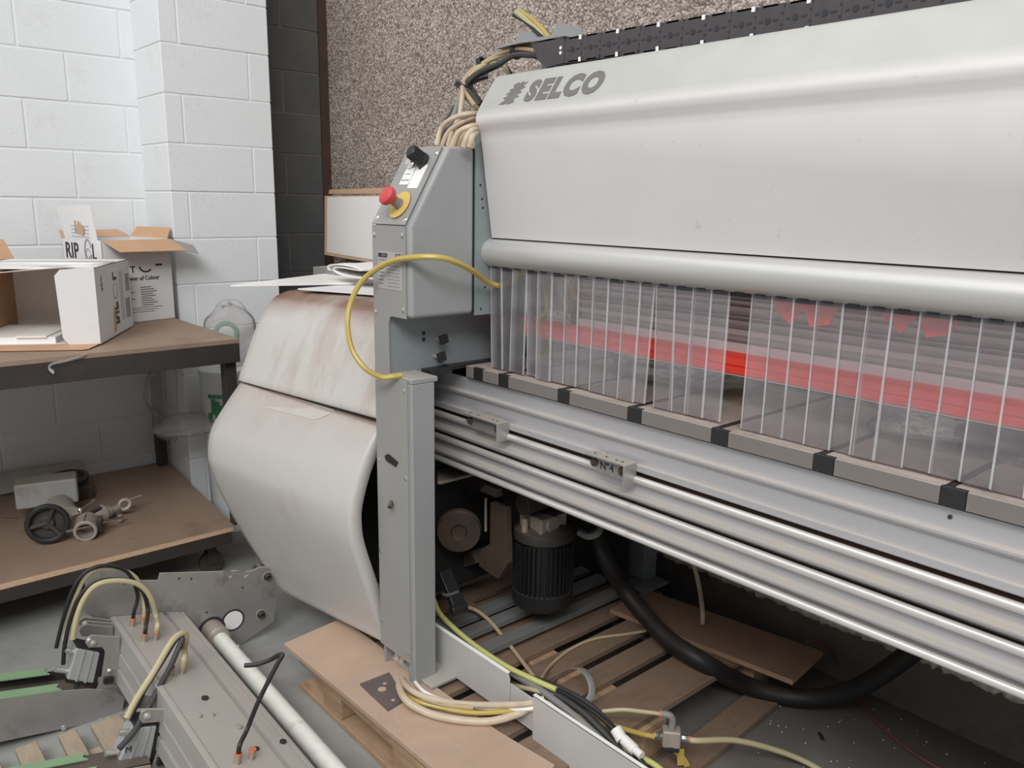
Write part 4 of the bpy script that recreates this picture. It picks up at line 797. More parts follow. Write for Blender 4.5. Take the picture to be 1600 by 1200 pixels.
# rear carton: RIPOL on the near side, print on the right side
def carton_pt(o, A, B): return lambda a, c, z: V(o) + A * a + B * c + V((0, 0, z))
B1 = V((-.254, .967, 0)); A1 = V((-.967, -.254, 0))
R1 = V((-4.075, 1.384, BT + .001)); C0 = R1 - B1 * .34
P1 = carton_pt(C0, A1, B1); LA, LB, HT = .33, .34, .382
rc = thing('cardboard_carton', 'white printed carton standing with open flaps against the white wall', 'carton', (C0.x - .15, C0.y + .15, BT + .001), 'paint cartons on the bench')
def wall(P, a0, a1, c0, c1, z0, z1): 
    b = MB(); b.add([P(a0, c0, z0), P(a1, c1, z0), P(a1, c1, z1), P(a0, c0, z1)], [(0, 1, 2, 3)]); return b
b = MB()
t = .004
def slab(b, P, lo, hi):
    o = P(*lo); b.obox(o, P(hi[0], lo[1], lo[2]) - o, P(lo[0], hi[1], lo[2]) - o, P(lo[0], lo[1], hi[2]) - o)
for lo, hi in (((0, 0, 0), (LA, t, HT)), ((0, LB - t, 0), (LA, LB, HT)), ((0, 0, 0), (t, LB, HT)), ((LA - t, 0, 0), (LA, LB, HT)), ((0, 0, 0), (LA, LB, t))): slab(b, P1, lo, hi)
body = obj('carton_body', b, 'boxwhite', rc)
def flap(pts, parent, m, m2=None, th=.003, name='flap', label=None):
    p = [V(q) for q in pts]; n = (p[1] - p[0]).cross(p[2] - p[0]).normalized()
    b = MB(); b.prism(p, n * th); return obj(name, b, m, parent, label=label)
flap([P1(.03, 0, HT), P1(LA - .03, 0, HT), P1(LA + .02, .0, HT + .135), P1(LA + .01, .0, HT + .150), P1(.08, 0, HT + .155), P1(.06, 0, HT + .14)], rc, 'boxwhite', label='upright white flap with worn print')
flap([P1(0, .005, HT), P1(0, LB, HT), P1(-.12, LB + .01, HT - .05), P1(-.115, .02, HT - .045)], rc, 'card', label='brown inner face of the right flap')
flap([P1(.02, LB, HT), P1(LA, LB, HT), P1(LA, LB + .04, HT + .05), P1(.05, LB + .04, HT + .05)], rc, 'card')
flap([P1(LA, 0, HT), P1(LA, LB, HT), P1(LA + .08, LB - .02, HT + .03), P1(LA + .08, .03, HT + .03)], rc, 'card')
flap([P1(0, LB, HT), P1(-.06, LB + .085, HT - .03), P1(-.15, LB + .05, HT - .065), P1(-.12, LB + .01, HT - .05)], rc, 'inkpale')
# writing
letters('RIP', P1(.300, -.0005, .294), -A1, (0, 0, 1), .072, 'ink', body, bold=.015, width=.80, spacing=1.05)
letters('L', P1(.075, -.0005, .294), -A1, (0, 0, 1), .072, 'ink', body, bold=.015, width=.7)
def ring_mark(P, o, A, U, ra, rb, w_, m, parent, n=28, gap=0):
    b = MB(); r0 = []; r1 = []; nn = A.cross(U)
    for i in range(n + 1):
        t_ = gap + (2 * math.pi - 2 * gap) * i / n; e = A * math.cos(t_) * ra + U * math.sin(t_) * rb; f = A * math.cos(t_) * (ra - w_) + U * math.sin(t_) * (rb - w_)
        r0.append(V(o) + e + nn * .001); r1.append(V(o) + f + nn * .001)
    b.grid([r0, r1]); return obj('ring_print', b, m, parent)
Z1 = V((0, 0, 1))
ring_mark(None, P1(.110, -.001, .332), -A1, Z1, .030, .055, .008, 'inkpale', body, gap=.3)
ring_mark(None, P1(.112, -.001, .320), -A1, Z1, .018, .024, .004, 'inkpale', body, gap=.3)
letters('T', P1(-.0005, .126, .232), B1, Z1, .030, 'ink', body, bold=.02)
letters('Power of Colour', P1(-.0005, .095, .195), B1, Z1, .020, 'ink', body, bold=.01, width=.92)
b = MB()
for i in range(14):
    t_ = math.pi * (1.05 + .75 * i / 14); t2 = math.pi * (1.05 + .75 * (i + 1) / 14); c_ = P1(-.001, .205, .262)
    def q(t, r): return c_ + B1 * math.cos(t) * r + Z1 * math.sin(t) * r * .9 - A1 * .0
    b.add([q(t_, .036), q(t2, .036), q(t2, .028), q(t_, .028)], [(0, 1, 2, 3)])
b.obox(P1(-.0012, .255, .258), B1 * .034, Z1 * .009, A1 * .0005); obj('swirl_print', b, 'ink', body)
b = MB()
for i in range(9): b.obox(P1(-.0008, .170, .160 - i * .0105), B1 * (.055 + .035 * ((i * 7) % 5) / 5), Z1 * .004, A1 * .0004)
for i in range(2): b.obox(P1(-.0008, .105, .138 - i * .03), B1 * .035, Z1 * .004, A1 * .0004)
for i in range(3): b.obox(P1(-.0008, .095, .066 - i * .010), B1 * (.18 - .02 * i), Z1 * .0025, A1 * .0004)
obj('small_print', b, 'inkgrey', body)
b = MB()
for i in range(4): b.obox(P1(.235, -.004, HT + .012 + i * .016), -A1 * .15, Z1 * .0018, B1 * .0005)
b.obox(P1(.20, -.004, HT + .03), -A1 * .006, Z1 * .055, B1 * .0005); obj('small_print', b, 'inkpale', body)
b = MB(); b.prism([P1(.19, -.005, HT + .03), P1(.13, -.005, HT + .02), P1(.12, -.005, HT + .05), P1(.17, -.005, HT + .085)], -B1 * .0005); obj('torn_patch', b, 'card', body)

# front carton on its side, open towards the room
A2 = V((-.862, .507, 0)); B2 = V((-.507, -.862, 0))
F0 = V((-3.470, .884, BT + .005)); D2, W2, H2 = .50, .48, .300
P2 = carton_pt(F0, A2, B2)
fc = thing('cardboard_carton', 'open white carton lying on its side at the front of the bench', 'carton', tuple(P2(.25, .25, -.004)), 'paint cartons on the bench')
b = MB(); n0 = 0
for lo, hi in (((0, 0, 0), (D2, t, H2)), ((0, W2 - t, 0), (D2, W2, H2)), ((D2 - t, 0, 0), (D2, W2, H2)), ((0, 0, 0), (D2, W2, t)), ((0, 0, H2 - t), (D2, W2, H2))): slab(b, P2, lo, hi)
fb = obj('carton_body', b, 'boxwhite', fc)
b = MB()
for lo, hi in (((.001, t, t), (D2 - t, t + .002, H2 - t)), ((.001, W2 - t - .002, t), (D2 - t, W2 - t, H2 - t)), ((.001, t, H2 - t - .002), (D2 - t, W2 - t, H2 - t))): slab(b, P2, lo, hi)
obj('carton_lining', b, 'card', fc, label='brown inside faces')
b = MB()
for lo, hi in (((D2 - t - .003, t, t), (D2 - t, W2 - t, H2 - t)), ((.02, .17, t), (.38, W2 - .01, .028)), ((.01, .20, .028), (.25, .31, .034))): slab(b, P2, lo, hi)
obj('packing_sheet', b, 'paper', fc, label='pale grey packing inside')
flap([P2(0, 0, .004), P2(0, 0, H2), P2(-.008, .12, H2 - .006), P2(-.012, .140, H2 - .03), P2(-.012, .132, .03), P2(-.008, .11, -.001)], fc, 'boxwhite', label='white crumpled side flap')
flap([P2(0, .005, .0), P2(0, W2, .0), P2(-.115, W2, -.002), P2(-.115, .03, -.002), P2(-.10, .015, -.002)], fc, 'card', label='brown bottom flap lying over the bench edge')
b = MB(); b.add([P2(.02, .0, H2 + .001), P2(-.012, .10, H2 + .004), P2(-.03, .25, H2 - .006), P2(-.02, .36, H2 - .02), P2(-.01, W2, H2 - .012), P2(.3, W2, H2 + .004), P2(.3, 0, H2 + .004)], [(0, 1, 2, 3, 4, 5, 6)]); obj('torn_top', b, 'paper', fc, solid=.002, label='torn white top flap')
dn = -B2
letters('RIP', P2(.235, -.0005, .045), Z1, A2, .052, 'ink', fb, bold=.03, width=1.0)
letters('L', P2(.235, -.0005, .230), Z1, A2, .052, 'ink', fb, bold=.03)
ring_mark(None, P2(.262, -.001, .185), Z1, A2, .036, .034, .006, 'inkgrey', fb, gap=.4)
letters('Ripol', P2(.06, -.0005, .20), Z1, A2, .030, 'inkgrey', fb, shear=.3, width=.9)
b = MB()
b.obox(P2(.40, -.0008, .05), A2 * .07, Z1 * .085, B2 * .0004); b.obox(P2(.42, -.0008, .165), A2 * .06, Z1 * .075, B2 * .0004)
for i in range(3): b.obox(P2(.33 + .02 * i, -.0008, .05), A2 * .005, Z1 * .21, B2 * .0004)
obj('small_print', b, 'inkpale', fb)
b = MB(); b.prism([P2(.20, -.0008, .015), P2(.235, -.0008, .02), P2(.24, -.0008, .10), P2(.222, -.0008, .13), P2(.205, -.0008, .09)], B2 * .0004); obj('tear', b, 'card', fb)
b = MB(); b.tube([(-3.330,0.797,1.069), (-3.310,0.767,1.065), (-3.305,0.711,1.056), (-3.305,0.673,1.051), (-3.305,0.661,1.038), (-3.310,0.675,1.018)], .009, flat=.002); tag(obj('packing_strap', b, 'boxwhite'), 'pale strap end hanging over the dark bench edge', 'strap')
# brown carton at the frame edge behind it
b = MB(); 
P3 = carton_pt((-4.16, .50, BT + .001), V((-1, 0, 0)), V((0, 1, 0)))
for lo, hi in (((0, 0, 0), (.24, t, .30)), ((0, .24, 0), (.24, .244, .30)), ((0, 0, 0), (t, .244, .30)), ((.236, 0, 0), (.24, .244, .30)), ((0, 0, 0), (.24, .244, t))): slab(b, P3, lo, hi)
bc = obj('cardboard_carton', b, 'card'); tag(bc, 'plain brown carton behind the carton lying on its side', 'carton', 'paint cartons on the bench')
flap([P3(0, 0, .30), P3(0, .244, .30), P3(.03, .215, .385), P3(.03, .03, .385)], bc, 'card')

# ------------------------------------------------------------------ parts on the lower shelf
def z3(x, y, dz=0): return V((x, y, BL + dz))
gb = thing('gearbox', 'pale grey box section unit with a black handwheel on the lower shelf', 'gearbox', (-3.72, .70, BL))
p0 = V((-3.948,0.603,0.300)); 
b = MB(); b.obox(V((-3.935, .600, BL + .07)), (.06, .235, 0), (-.12, .03, 0), (0, 0, .115)); obj('housing', b, 'greybox', gb, bevel=.010)
b = MB(); b.cyl((-3.86, .75, BL + .075), (-3.70, .745, BL + .06), .058, n=28); b.cyl((-3.72, .745, BL + .061), (-3.69, .745, BL + .06), .066, n=28); obj('flange_hub', b, 'castalu', gb, bevel=.003)
hd = V((.96, -.26, .12)); hc = V((-3.645,0.627,0.325))
hc = V((-3.64, .66, BL + .088))
b = MB(); b.ring(hc, hd, .072, .012, 36, 10); wh = obj('handwheel', b, 'black', gb, label='black ring handwheel')
b = MB(); b.lathe(hc - hd * .02, hd, [(0, .064), (.004, .064), (.006, .03), (.02, .022), (.0202, 0)], 28)
for i in range(3):
    t_ = i * 2.094 + .4; u = hd.normalized().orthogonal().normalized(); w_ = hd.normalized().cross(u); e = u * math.cos(t_) + w_ * math.sin(t_); b.cyl(hc - hd * .005, hc + e * .07, .009, n=8)
obj('wheel_disc', b, 'castdark', wh)
b = MB(); b.cyl(hc - hd * .02, (-3.74, .70, BL + .075), .018, n=14); obj('shaft', b, 'castalu', gb)
b = MB(); b.cyl((-3.700,0.514,0.367), (-3.720,0.570,0.349), .003, n=8); tag(obj('steel_rod', b, 'chrome'), 'thin bright rod sticking out left of the black handwheel', 'rod')
# round pulley ring lying on a block
pr = V((-4.200,0.868,0.331))
b = MB(); b.box((-4.30, pr.y - .10, BL), (-4.10, pr.y + .09, pr.z - .028)); tag(obj('cast_block', b, 'rust', bevel=.008), 'rusty cast block under the dark ring at the back of the shelf', 'block')
b = MB(); b.lathe(pr + V((0, 0, -.025)), (.08, -.03, 1), [(0, .085), (.03, .092), (.034, .09), (.034, .072), (.010, .066), (.009, .02), (.018, .018), (.018, 0)], 40); tag(obj('dark_ring', b, 'castdark'), 'dark ring shaped pulley lying flat at the back of the shelf', 'pulley')
b = MB(); b.prism([(-4.40, -.3, BL + .01), (-4.40, .98, BL + .01), (-4.44, .98, BL + .10), (-4.44, -.3, BL + .10)], (.01, 0, 0)); tag(obj('angle_strip', b, 'greybox', bevel=.002), 'long grey metal strip lying along the wall on the lower shelf', 'strip')
# clamp sleeve, and the second clamp
cs = thing('clamp_sleeve', 'dusty split clamp sleeve with its round bore facing the room', 'clamp', (-3.60, .79, BL))
b = MB(); ax_ = V((.93, -.36, -.05)); c_ = V((-3.62, .80, BL + .047)); b.lathe(c_ - ax_ * .045, ax_, [(0, .044), (.0, .046), (.095, .046), (.098, .043), (.098, .034), (.02, .033), (.02, 0)], 28); obj('sleeve', b, 'castalu', cs)
b = MB(); b.obox(c_ - ax_ * .03 + V((.0, .038, -.02)), ax_ * .07, V((.008, .022, 0)), V((0, 0, .045))); b.obox(c_ - ax_ * .02 + V((0, -.003, .044)), ax_ * .072, V((0, .005, 0)), V((0, 0, .004))); obj('clamp_lug', b, 'dark', cs)
b = MB(); b.cyl(c_ + V((.03, -.085, .01)), c_ + V((-.01, .15, .0)), .0065, n=10); obj('clamp_screw', b, 'chrome', cs)
c2 = thing('clamp_fitting', 'dusty cast clamp fitting with a cross handle behind the split sleeve', 'clamp', (-3.76, .90, BL))
b = MB(); d2 = V((-.35, .93, .0)); o2 = V((-3.72, .84, BL + .045)); b.lathe(o2, d2, [(-.03, .030), (.0, .036), (.05, .042), (.06, .042), (.062, .030), (.09, .026), (.092, .016), (.13, .016), (.132, 0)], 24); obj('clamp_body', b, 'castalu', c2)
b = MB(); b.cyl(o2 + V((.05, -.09, .03)), o2 + V((-.03, .03, .068)), .005, n=10); b.lathe(o2 + V((.035, -.045, .04)), (0, 0, 1), [(0, .010), (.02, .012), (.026, .008), (.027, 0)], 14); obj('cross_handle', b, 'chrome', c2)
b = MB(); b.cyl(o2 + V((.03, -.03, .03)), o2 + V((-.0, .04, .035)), .014, n=14); obj('lock_knob', b, 'dark', c2)
b = MB(); b.ring(o2 + d2 * .17 + V((0, 0, .006)), (.5, -.4, .6), .024, .009, 20, 8); b.cyl(o2 + d2 * .19 + V((0, 0, .02)), o2 + d2 * .26 + V((0, 0, .02)), .006); obj('ring_nut', b, 'castalu', c2)
b = MB(); b.cyl(o2 + d2 * .12 + V((.07, 0, -.033)), o2 + d2 * .12 + V((.07, 0, -.005)), .010); obj('screw', b, 'castalu', c2)
# sacks, bucket and film behind the bench end
def lump(name, c, r, k, label, cat, seed=0, n=22, amp=.25, solid=0):
    rnd = random.Random(seed); b = MB(); rows = []
    ph = [(rnd.uniform(1, 4), rnd.uniform(1, 4), rnd.uniform(0, 6)) for _ in range(7)]
    for i in range(n + 1):
        th = math.pi * i / n; row = []
        for j in range(2 * n):
            f = 2 * math.pi * j / (2 * n); k_ = 1 + amp * sum(math.sin(a * th * 2 + c_ * round(2 * f / 1) * 0 + round(b_) * f + c_) for a, b_, c_ in ph) / 5
            row.append(V(c) + V((math.sin(th) * math.cos(f) * r[0], math.sin(th) * math.sin(f) * r[1], math.cos(th) * r[2])) * k_)
        rows.append(row)
    b.grid(rows, close=True); return tag(obj(name, b, k, ang=180), label, cat)
bk = V((-3.93, 1.56, .001))
st_ = thing('plastic_tub', 'white plastic tub with green print behind the bench leg', 'tub', tuple(bk))
b = MB(); b.lathe(bk, (0, 0, 1), [(0, .10), (.02, .105), (.80, .125), (.81, .130), (.83, .130), (.832, 0)], 32)
obj('tub_body', b, 'bucket', st_)
b = MB()
for i in range(8):
    t_ = -1.2 + i * .16; e = V((math.cos(t_), math.sin(t_), 0)); q2 = V((-e.y, e.x, 0))
    b.obox(bk + e * .122 + V((0, 0, .58 + .04 * (i % 2))), q2 * .022, e * .003, V((0, 0, .045 + .03 * (i % 3))))
for i in range(6):
    t_ = -1.15 + i * .18; e = V((math.cos(t_), math.sin(t_), 0)); q2 = V((-e.y, e.x, 0)); b.obox(bk + e * .1235 + V((0, 0, .70)), q2 * .018, e * .003, V((0, 0, .018)))
obj('green_print', b, 'greenink', st_)
lump('plastic_sack', (-3.93, 1.60, 1.0), (.10, .13, .15), 'film', 'clear plastic sack slumped above the white tub beside the pier', 'sack', 3)
lump('plastic_sack', (-3.950,1.384,0.568), (.10, .19, .055), 'film', 'grey plastic film roll sticking out past the rear bench leg', 'sack', 8, amp=.18)
lump('plastic_sack', (-4.28, 1.40, .66), (.06, .12, .22), 'film', 'crumpled plastic sheet hanging on the wall behind the bench leg', 'sack', 5)
b = MB(); b.ring((-3.93, 1.575, 1.0), (.9, -.4, .2), .05, .012, 20, 8); tag(obj('green_loop', b, 'greenink'), 'green band inside the clear plastic sack', 'band')
# melamine panels and boards leaning in the corner
pn = V((0.02, .05, 0))
b = MB(); b.prism([(-4.230,2.300,1.673), (-4.253,2.300,1.346), (-3.20, 2.26, 1.325), (-3.18, 2.26, 1.68)], (.004, .018, 0)); pa = obj('melamine_panel', b, 'chipraw'); tag(pa, 'front white melamine panel with a chipboard edge by the dark blocks', 'panel', 'white panels in the corner')
b = MB(); b.prism([V((-4.195,2.300,1.666)) + V((0, -.001, 0)), V((-4.222,2.300,1.362)) + V((0, -.001, 0)), (-3.21, 2.259, 1.343), (-3.19, 2.259, 1.676)], (0, -.0015, 0)); obj('white_face', b, 'melamine', pa, label='white laminated face')
b = MB(); b.prism([(-4.279,2.360,1.709), (-4.295,2.360,1.685), (-3.15, 2.36, 1.69), (-3.14, 2.36, 1.725)], (0, .018, 0)); pb_ = obj('melamine_panel', b, 'chipraw'); tag(pb_, 'rear chipboard panel whose raw edge shows above the white one', 'panel', 'white panels in the corner')
b = MB(); b.box((-4.20, 2.30, .0), (-3.2, 2.42, 1.30)); tag(obj('stacked_crate', b, 'dark2', bevel=.006), 'dark crate standing in the corner below the white panels', 'crate')
b = MB(); b.prism([(-3.326,1.740,1.361), (-3.121,1.740,1.377), (-3.124,1.740,1.320), (-3.324,1.740,1.304)], (-.03, .10, 0)); tag(obj('metal_bin', b, 'zinc', bevel=.002), 'small grey metal box behind the sheet on the cover', 'box')
b = MB(); b.prism([(-2.93, 1.20, 1.336), (-2.76, 1.80, 1.330), (-3.05, 1.95, 1.330), (-3.25, 1.78, 1.332)], (0, 0, .006)); tag(obj('flat_sheet', b, 'melamine'), 'thin pale sheet lying on top of the upper cover', 'sheet')
b = MB(); b.prism([(-2.80, 1.40, 1.325), (-2.35, 1.62, 1.322), (-2.40, 1.90, 1.322), (-2.85, 1.72, 1.325)], (0, 0, .005)); tag(obj('flat_sheet', b, 'boxwhite'), 'second white sheet under the pale one on the upper cover', 'sheet')
b = MB(); rows = []
c_ = V((-2.808,1.720,1.379))
for i, (dx, dz) in enumerate(((-.13, -.005), (-.145, .012), (-.12, .028), (-.02, .034), (.14, .020), (.15, .012), (0, .018), (-.09, .012), (-.10, .004), (-.02, -.012), (.15, -.012))):
    rows.append([c_ + V((dx + .006 * math.sin(j * 2 + i), (j - 4) * .03, dz + .003 * math.sin(j * 1.7 + i * 2))) for j in range(9)])
b.grid(rows); tag(obj('folded_cloth', b, 'cloth', solid=.004, ang=80, sub=1), 'folded white cloth lying on the cover beside the control box', 'cloth')

# wrapped bundles on the saw table behind the curtain
lump('plastic_wrap', (-.60, 1.88, TZ + .062), (.26, .15, .062), 'wrap', 'crumpled clear plastic wrap on the table behind the right strips', 'wrap', 11, n=30, amp=.35)
lump('plastic_wrap', (-1.45, 1.92, TZ + .045), (.24, .16, .045), 'wrap', 'clear plastic wrap on the table behind the left strips', 'wrap', 12, n=30, amp=.3)
b = MB(); b.box((-.66, 1.86, TZ), (-.46, 1.96, TZ + .045)); tag(obj('wrapped_block', b, 'rust', bevel=.01), 'dark brown block under the crumpled plastic on the table', 'block')
b = MB(); b.box((-1.9, 2.1, TZ), (.5, 2.2, TZ + .05)); obj('rear_fence', b, 'dark2', saw)

# ------------------------------------------------------------------ second pallet with the clamp carriage
pl2 = thing('pallet', 'pallet of narrow weathered battens under the green forked arms', 'pallet', (-2.0, .3, 0))
for y0, y1, x0 in ((.02, .08, -2.55), (.13, .18, -2.54), (.22, .268, -2.55), (.312, .370, -2.55), (.424, .474, -2.54), (.512, .60, -2.53)):
    board('batten', (x0, y0, .036), (-1.25, y1, .058), 'wood_grey', pl2)
for x0 in (-2.44, -1.95, -1.40):
    board('cross_beam', (x0, .02, .001), (x0 + .09, .61, .035), 'wood_grey', pl2)

AO = V((-2.770,1.090,0.012)); a_, r_ = math.radians(2.1), math.radians(12)
E1 = V((math.cos(a_), -math.sin(a_), 0)); PH = V((math.sin(a_), math.cos(a_), 0)); E2 = PH * math.cos(r_) - Z1 * math.sin(r_); E3 = PH * math.sin(r_) + Z1 * math.cos(r_)
def A(t, u, w): return AO + E1 * t + E2 * u + E3 * w
def AP(l): return A(*l)
def aprism(b, poly, t0, t1, mi=0): b.prism([A(t0, u, w) for u, w in poly], E1 * (t1 - t0), mi); return b
cl = thing('clamp_carriage', 'dusty aluminium beam with perforated end plate, pneumatic clamps and green arms', 'carriage', tuple(A(.5, -.35, -.02)))
b = MB(); aprism(b, [(-0.557,0.181), (-0.567,0.295), (-0.555,0.325), (-0.466,0.322), (-0.407,0.279), (-0.335,0.274), (-0.332,0.300), (-0.105,0.291), (-0.095,0.275), (-0.081,0.262), (-0.071,0.271), (-0.078,0.291), (-0.046,0.290), (-0.036,0.268), (-0.021,0.260), (-0.012,0.272), (-0.019,0.284), (0.012,0.288), (0.027,0.297), (0.098,0.295), (0.114,0.276), (0.121,0.219), (0.123,0.074), (-0.006,-0.009), (-0.180,0.009), (-0.271,0.050), (-0.452,0.107)], -.008, 0)
epl = obj('end_plate', b, 'zinc', cl, bevel=.001)
for q, R in (((-0.000,0.068,0.259), .016), ((-0.000,0.066,0.109), .016)):
    b = MB(); b.lathe(AP(q), E1, [(0, R), (.003, R), (.0032, R * .75), (.014, R * .75), (.015, .008), (.008, .0078), (.0078, 0)], 6 + 14); bo = obj('hex_bolt', b, 'dark', epl); b = MB(); b.lathe(AP(q), E1, [(0, R * 1.3), (.002, R * 1.3), (.0022, 0)], 24); obj('washer', b, 'castalu', bo)
b = MB(); rq = V((-0.050,0.054,0.269)); b.lathe(A(-.06, rq.y, rq.z - .01), E1, [(0, .030), (.05, .030)], 28); b.ring(A(-.012, rq.y, rq.z - .01), E1, .026, .005, 24, 8); obj('guide_roller', b, 'chrome', epl)
hq = (-0.000,-0.041,0.098); b = MB(); b.lathe(AP(hq), E1, [(0, .043), (.0008, .043), (.001, .036)], 32); b.lathe(AP(hq) - E1 * .004, E1, [(0, .036), (.0052, .036), (.0054, 0)], 28, 1); pg = obj('bore_plug', b, ['ink', 'paper'], epl, label='dark bore with a pale disc in it')
for q in ((0.000,-0.263,0.276), (-0.000,-0.220,0.272), (0.000,-0.024,0.223), (0.000,-0.146,0.139)):
    b = MB(); b.lathe(AP(q), E1, [(0, .004), (.0006, .004)], 10); obj('drilled_hole', b, 'ink', epl)
b = MB(); b.lathe(AP((0.010,-0.010,-0.007)) , -E3, [(-.01, .008), (0, .014), (.004, .014)], 14); obj('levelling_foot', b, 'bolt', epl)
# aluminium beam with slots
bp_ = [(-.475, .158), (-.462, .1605), (-.458, .1605), (-.454, .158), (-.306, .158), (-.304, .146), (-.292, .146), (-.290, .156), (-.252, .155), (-.250, .149), (-.243, .149), (-.241, .153), (-.232, .152), (-.232, .0), (-.475, .0), (-.475, .040), (-.466, .042), (-.466, .054), (-.475, .056), (-.475, .094), (-.470, .096), (-.470, .100), (-.475, .102)]
b = MB(); aprism(b, bp_, .003, 1.25); bmm = obj('beam', b, 'beamalu', cl, ang=20)
# round pipe beside it
pu, pw = -.117, .070
b = MB(); b.cyl(A(-.03, pu, pw), A(1.25, pu, pw), .0285, n=28); pipe = obj('pipe', b, 'whitepipe', cl, label='long white painted pipe')
b = MB(); b.lathe(A(.0, pu, pw), E1, [(-.02, .036), (.0, .040), (.075, .040), (.078, .037), (.092, .037), (.093, .030), (.0932, .0)], 32); colr = obj('pipe_collar', b, 'castalu', pipe)
b = MB(); b.lathe(A(.0012, pu, pw), E1, [(0, .050), (.0008, .050)], 32); obj('bore', b, 'ink', epl)
b = MB()
for i in range(3): b.lathe(A(.03, pu + .018 * (i - .6), pw + .036), E3, [(0, .004), (.0015, .004)], 8)
obj('set_screw', b, 'ink', colr)
# push-in fittings on the beam
fits = [(0.090,-0.429,0.158), (0.084,-0.394,0.158), (0.215,-0.426,0.158), (0.211,-0.389,0.158), (0.462,-0.418,0.158), (0.461,-0.384,0.158), (0.965,-0.407,0.158), (0.960,-0.368,0.158)]
for q in fits:
    p = AP(q); b = MB(); b.lathe(p, E3, [(0, .0095), (.004, .0095), (.004, .0085), (.020, .0085), (.0205, 0)], 14); f_ = obj('push_fitting', b, 'brass', bmm)
    b = MB(); b.lathe(p + E3 * .020, E3, [(0, .0095), (.007, .0095), (.0075, 0)], 14); obj('collar', b, 'orange', f_)
for q, k, r in (((0.630,-0.373,0.158), 'black', .010), ((0.809,-0.344,0.158), 'castalu', .011), ((0.719,-0.418,0.159), 'castalu', .006), ((0.725,-0.385,0.158), 'castalu', .006), ((0.924,-0.340,0.155), 'black', .009), ((0.916,-0.261,0.155), 'black', .009)):
    b = MB(); b.lathe(AP(q), E3, [(0, r), (.006, r), (.007, r * .5), (.0072, 0)], 10); obj('beam_bolt', b, k, bmm)
# clamps
def seg(t, pts): return [A(t, *p) for p in pts]
def bracket(t, poly, parent):
    b = MB(); aprism(b, poly, t - .004, t + .004); return obj('bracket_plate', b, 'zinc', parent, bevel=.001)
U0 = -.476
def clamp(t, cylpoly, brk, bolts, depth, text=False):
    for tt in (t, t - .085): br = bracket(tt, brk, cl)
    # the cylinder sits between the two plates
    tc = t - .012
    b = MB(); aprism(b, cylpoly, tc - depth, tc); cy = obj('cylinder', b, 'cyl', cl, bevel=.006, seg=2)
    c_ = [sum(p[i] for p in cylpoly) / len(cylpoly) for i in (0, 1)]
    P_, Q_ = V((*cylpoly[0], 0)), V((*cylpoly[1], 0)); Rr, S_ = V((*cylpoly[2], 0)), V((*cylpoly[3], 0))
    b = MB()
    for f in (.33, .66):
        a0 = P_.lerp(Q_, f); a1 = S_.lerp(Rr, f); d = (Q_ - P_).normalized() * .004
        aprism(b, [((a0 - d).x, (a0 - d).y), ((a0 + d).x, (a0 + d).y), ((a1 + d).x, (a1 + d).y), ((a1 - d).x, (a1 - d).y)], tc, tc + .003)
    obj('cylinder_rib', b, 'cyl', cy, bevel=.001)
    dn_ = ((S_ + Rr) / 2 - (P_ + Q_) / 2).normalized(); sd = (Q_ - P_).normalized()
    b = MB()
    for base, s in (((P_, Q_), -1), ((S_, Rr), 1)):
        q0, q1 = base; e = dn_ * (.010 * s); aprism(b, [(q0.x, q0.y), (q1.x + sd.x * .008, q1.y + sd.y * .008), (q1.x + e.x + sd.x * .008, q1.y + e.y + sd.y * .008), (q0.x + e.x, q0.y + e.y)], tc - depth + .004, tc - .004)
    q1, q2 = Q_, Rr; aprism(b, [(q1.x, q1.y), (q1.x + sd.x * .010, q1.y + sd.y * .010), (q2.x + sd.x * .010, q2.y + sd.y * .010), (q2.x, q2.y)], tc - depth, tc - .002)
    obj('cylinder_cap', b, 'black', cy, label='black end seals')
    m0 = (S_ + Rr) / 2; m1 = m0 + dn_ * .05; b = MB(); b.cyl(A(tc - depth / 2, m0.x, m0.y), A(tc - depth / 2, m1.x, m1.y), .011, n=14); obj('piston_rod', b, 'chrome', cy)
    m0 = P_ + dn_ * .02; m1 = m0 - sd * .030; b = MB(); b.cyl(A(tc - .02, m0.x, m0.y), A(tc - .02, m1.x, m1.y), .009, n=12); m0 = S_ - dn_ * .02; m1 = m0 - sd * .035; b.cyl(A(tc - .02, m0.x, m0.y), A(tc - .02, m1.x, m1.y), .009, n=12); obj('port_fitting', b, 'bolt', cy)
    for (u, w, r) in bolts:
        b = MB(); b.lathe(A(t + .004, u, w), E1, [(0, r), (.004, r * .9), (.007, r * .5), (.0075, 0)], 16); obj('dome_bolt', b, 'bolt', cl)
    b = MB(); c0 = bolts[-1]; b.obox(A(t + .004, c0[0] - .015, c0[1] - .040), E1 * .012, E2 * .03, E3 * .022); obj('limit_switch', b, 'black', cl, bevel=.003)
    return cy
c1 = clamp(.15, [(-0.602,0.124), (-0.529,0.099), (-0.536,-0.006), (-0.618,0.021)],
      [(-0.583,0.146), (-0.579,0.162), (-0.565,0.169), (-0.482,0.152), (-0.459,-0.015), (-0.531,-0.023), (-0.520,0.012), (-0.520,0.107), (-0.531,0.125), (-0.572,0.129)],
      [(*(-0.573,0.153), .010), (*(-0.561,0.143), .010), (*(-0.500,0.042), .008)], .062)
for tt in (.02, .05):
    bracket(tt, [(-0.577,0.154), (-0.573,0.169), (-0.560,0.174), (-0.459,0.152), (-0.453,0.104), (-0.558,0.121)], cl)
b = MB()
for q in ((0.030,-0.565,0.166), (0.030,-0.556,0.152)): b.lathe(AP(q) + E1 * .024, E1, [(0, .010), (.004, .009), (.007, .005), (.0075, 0)], 14)
obj('dome_bolt', b, 'bolt', cl)
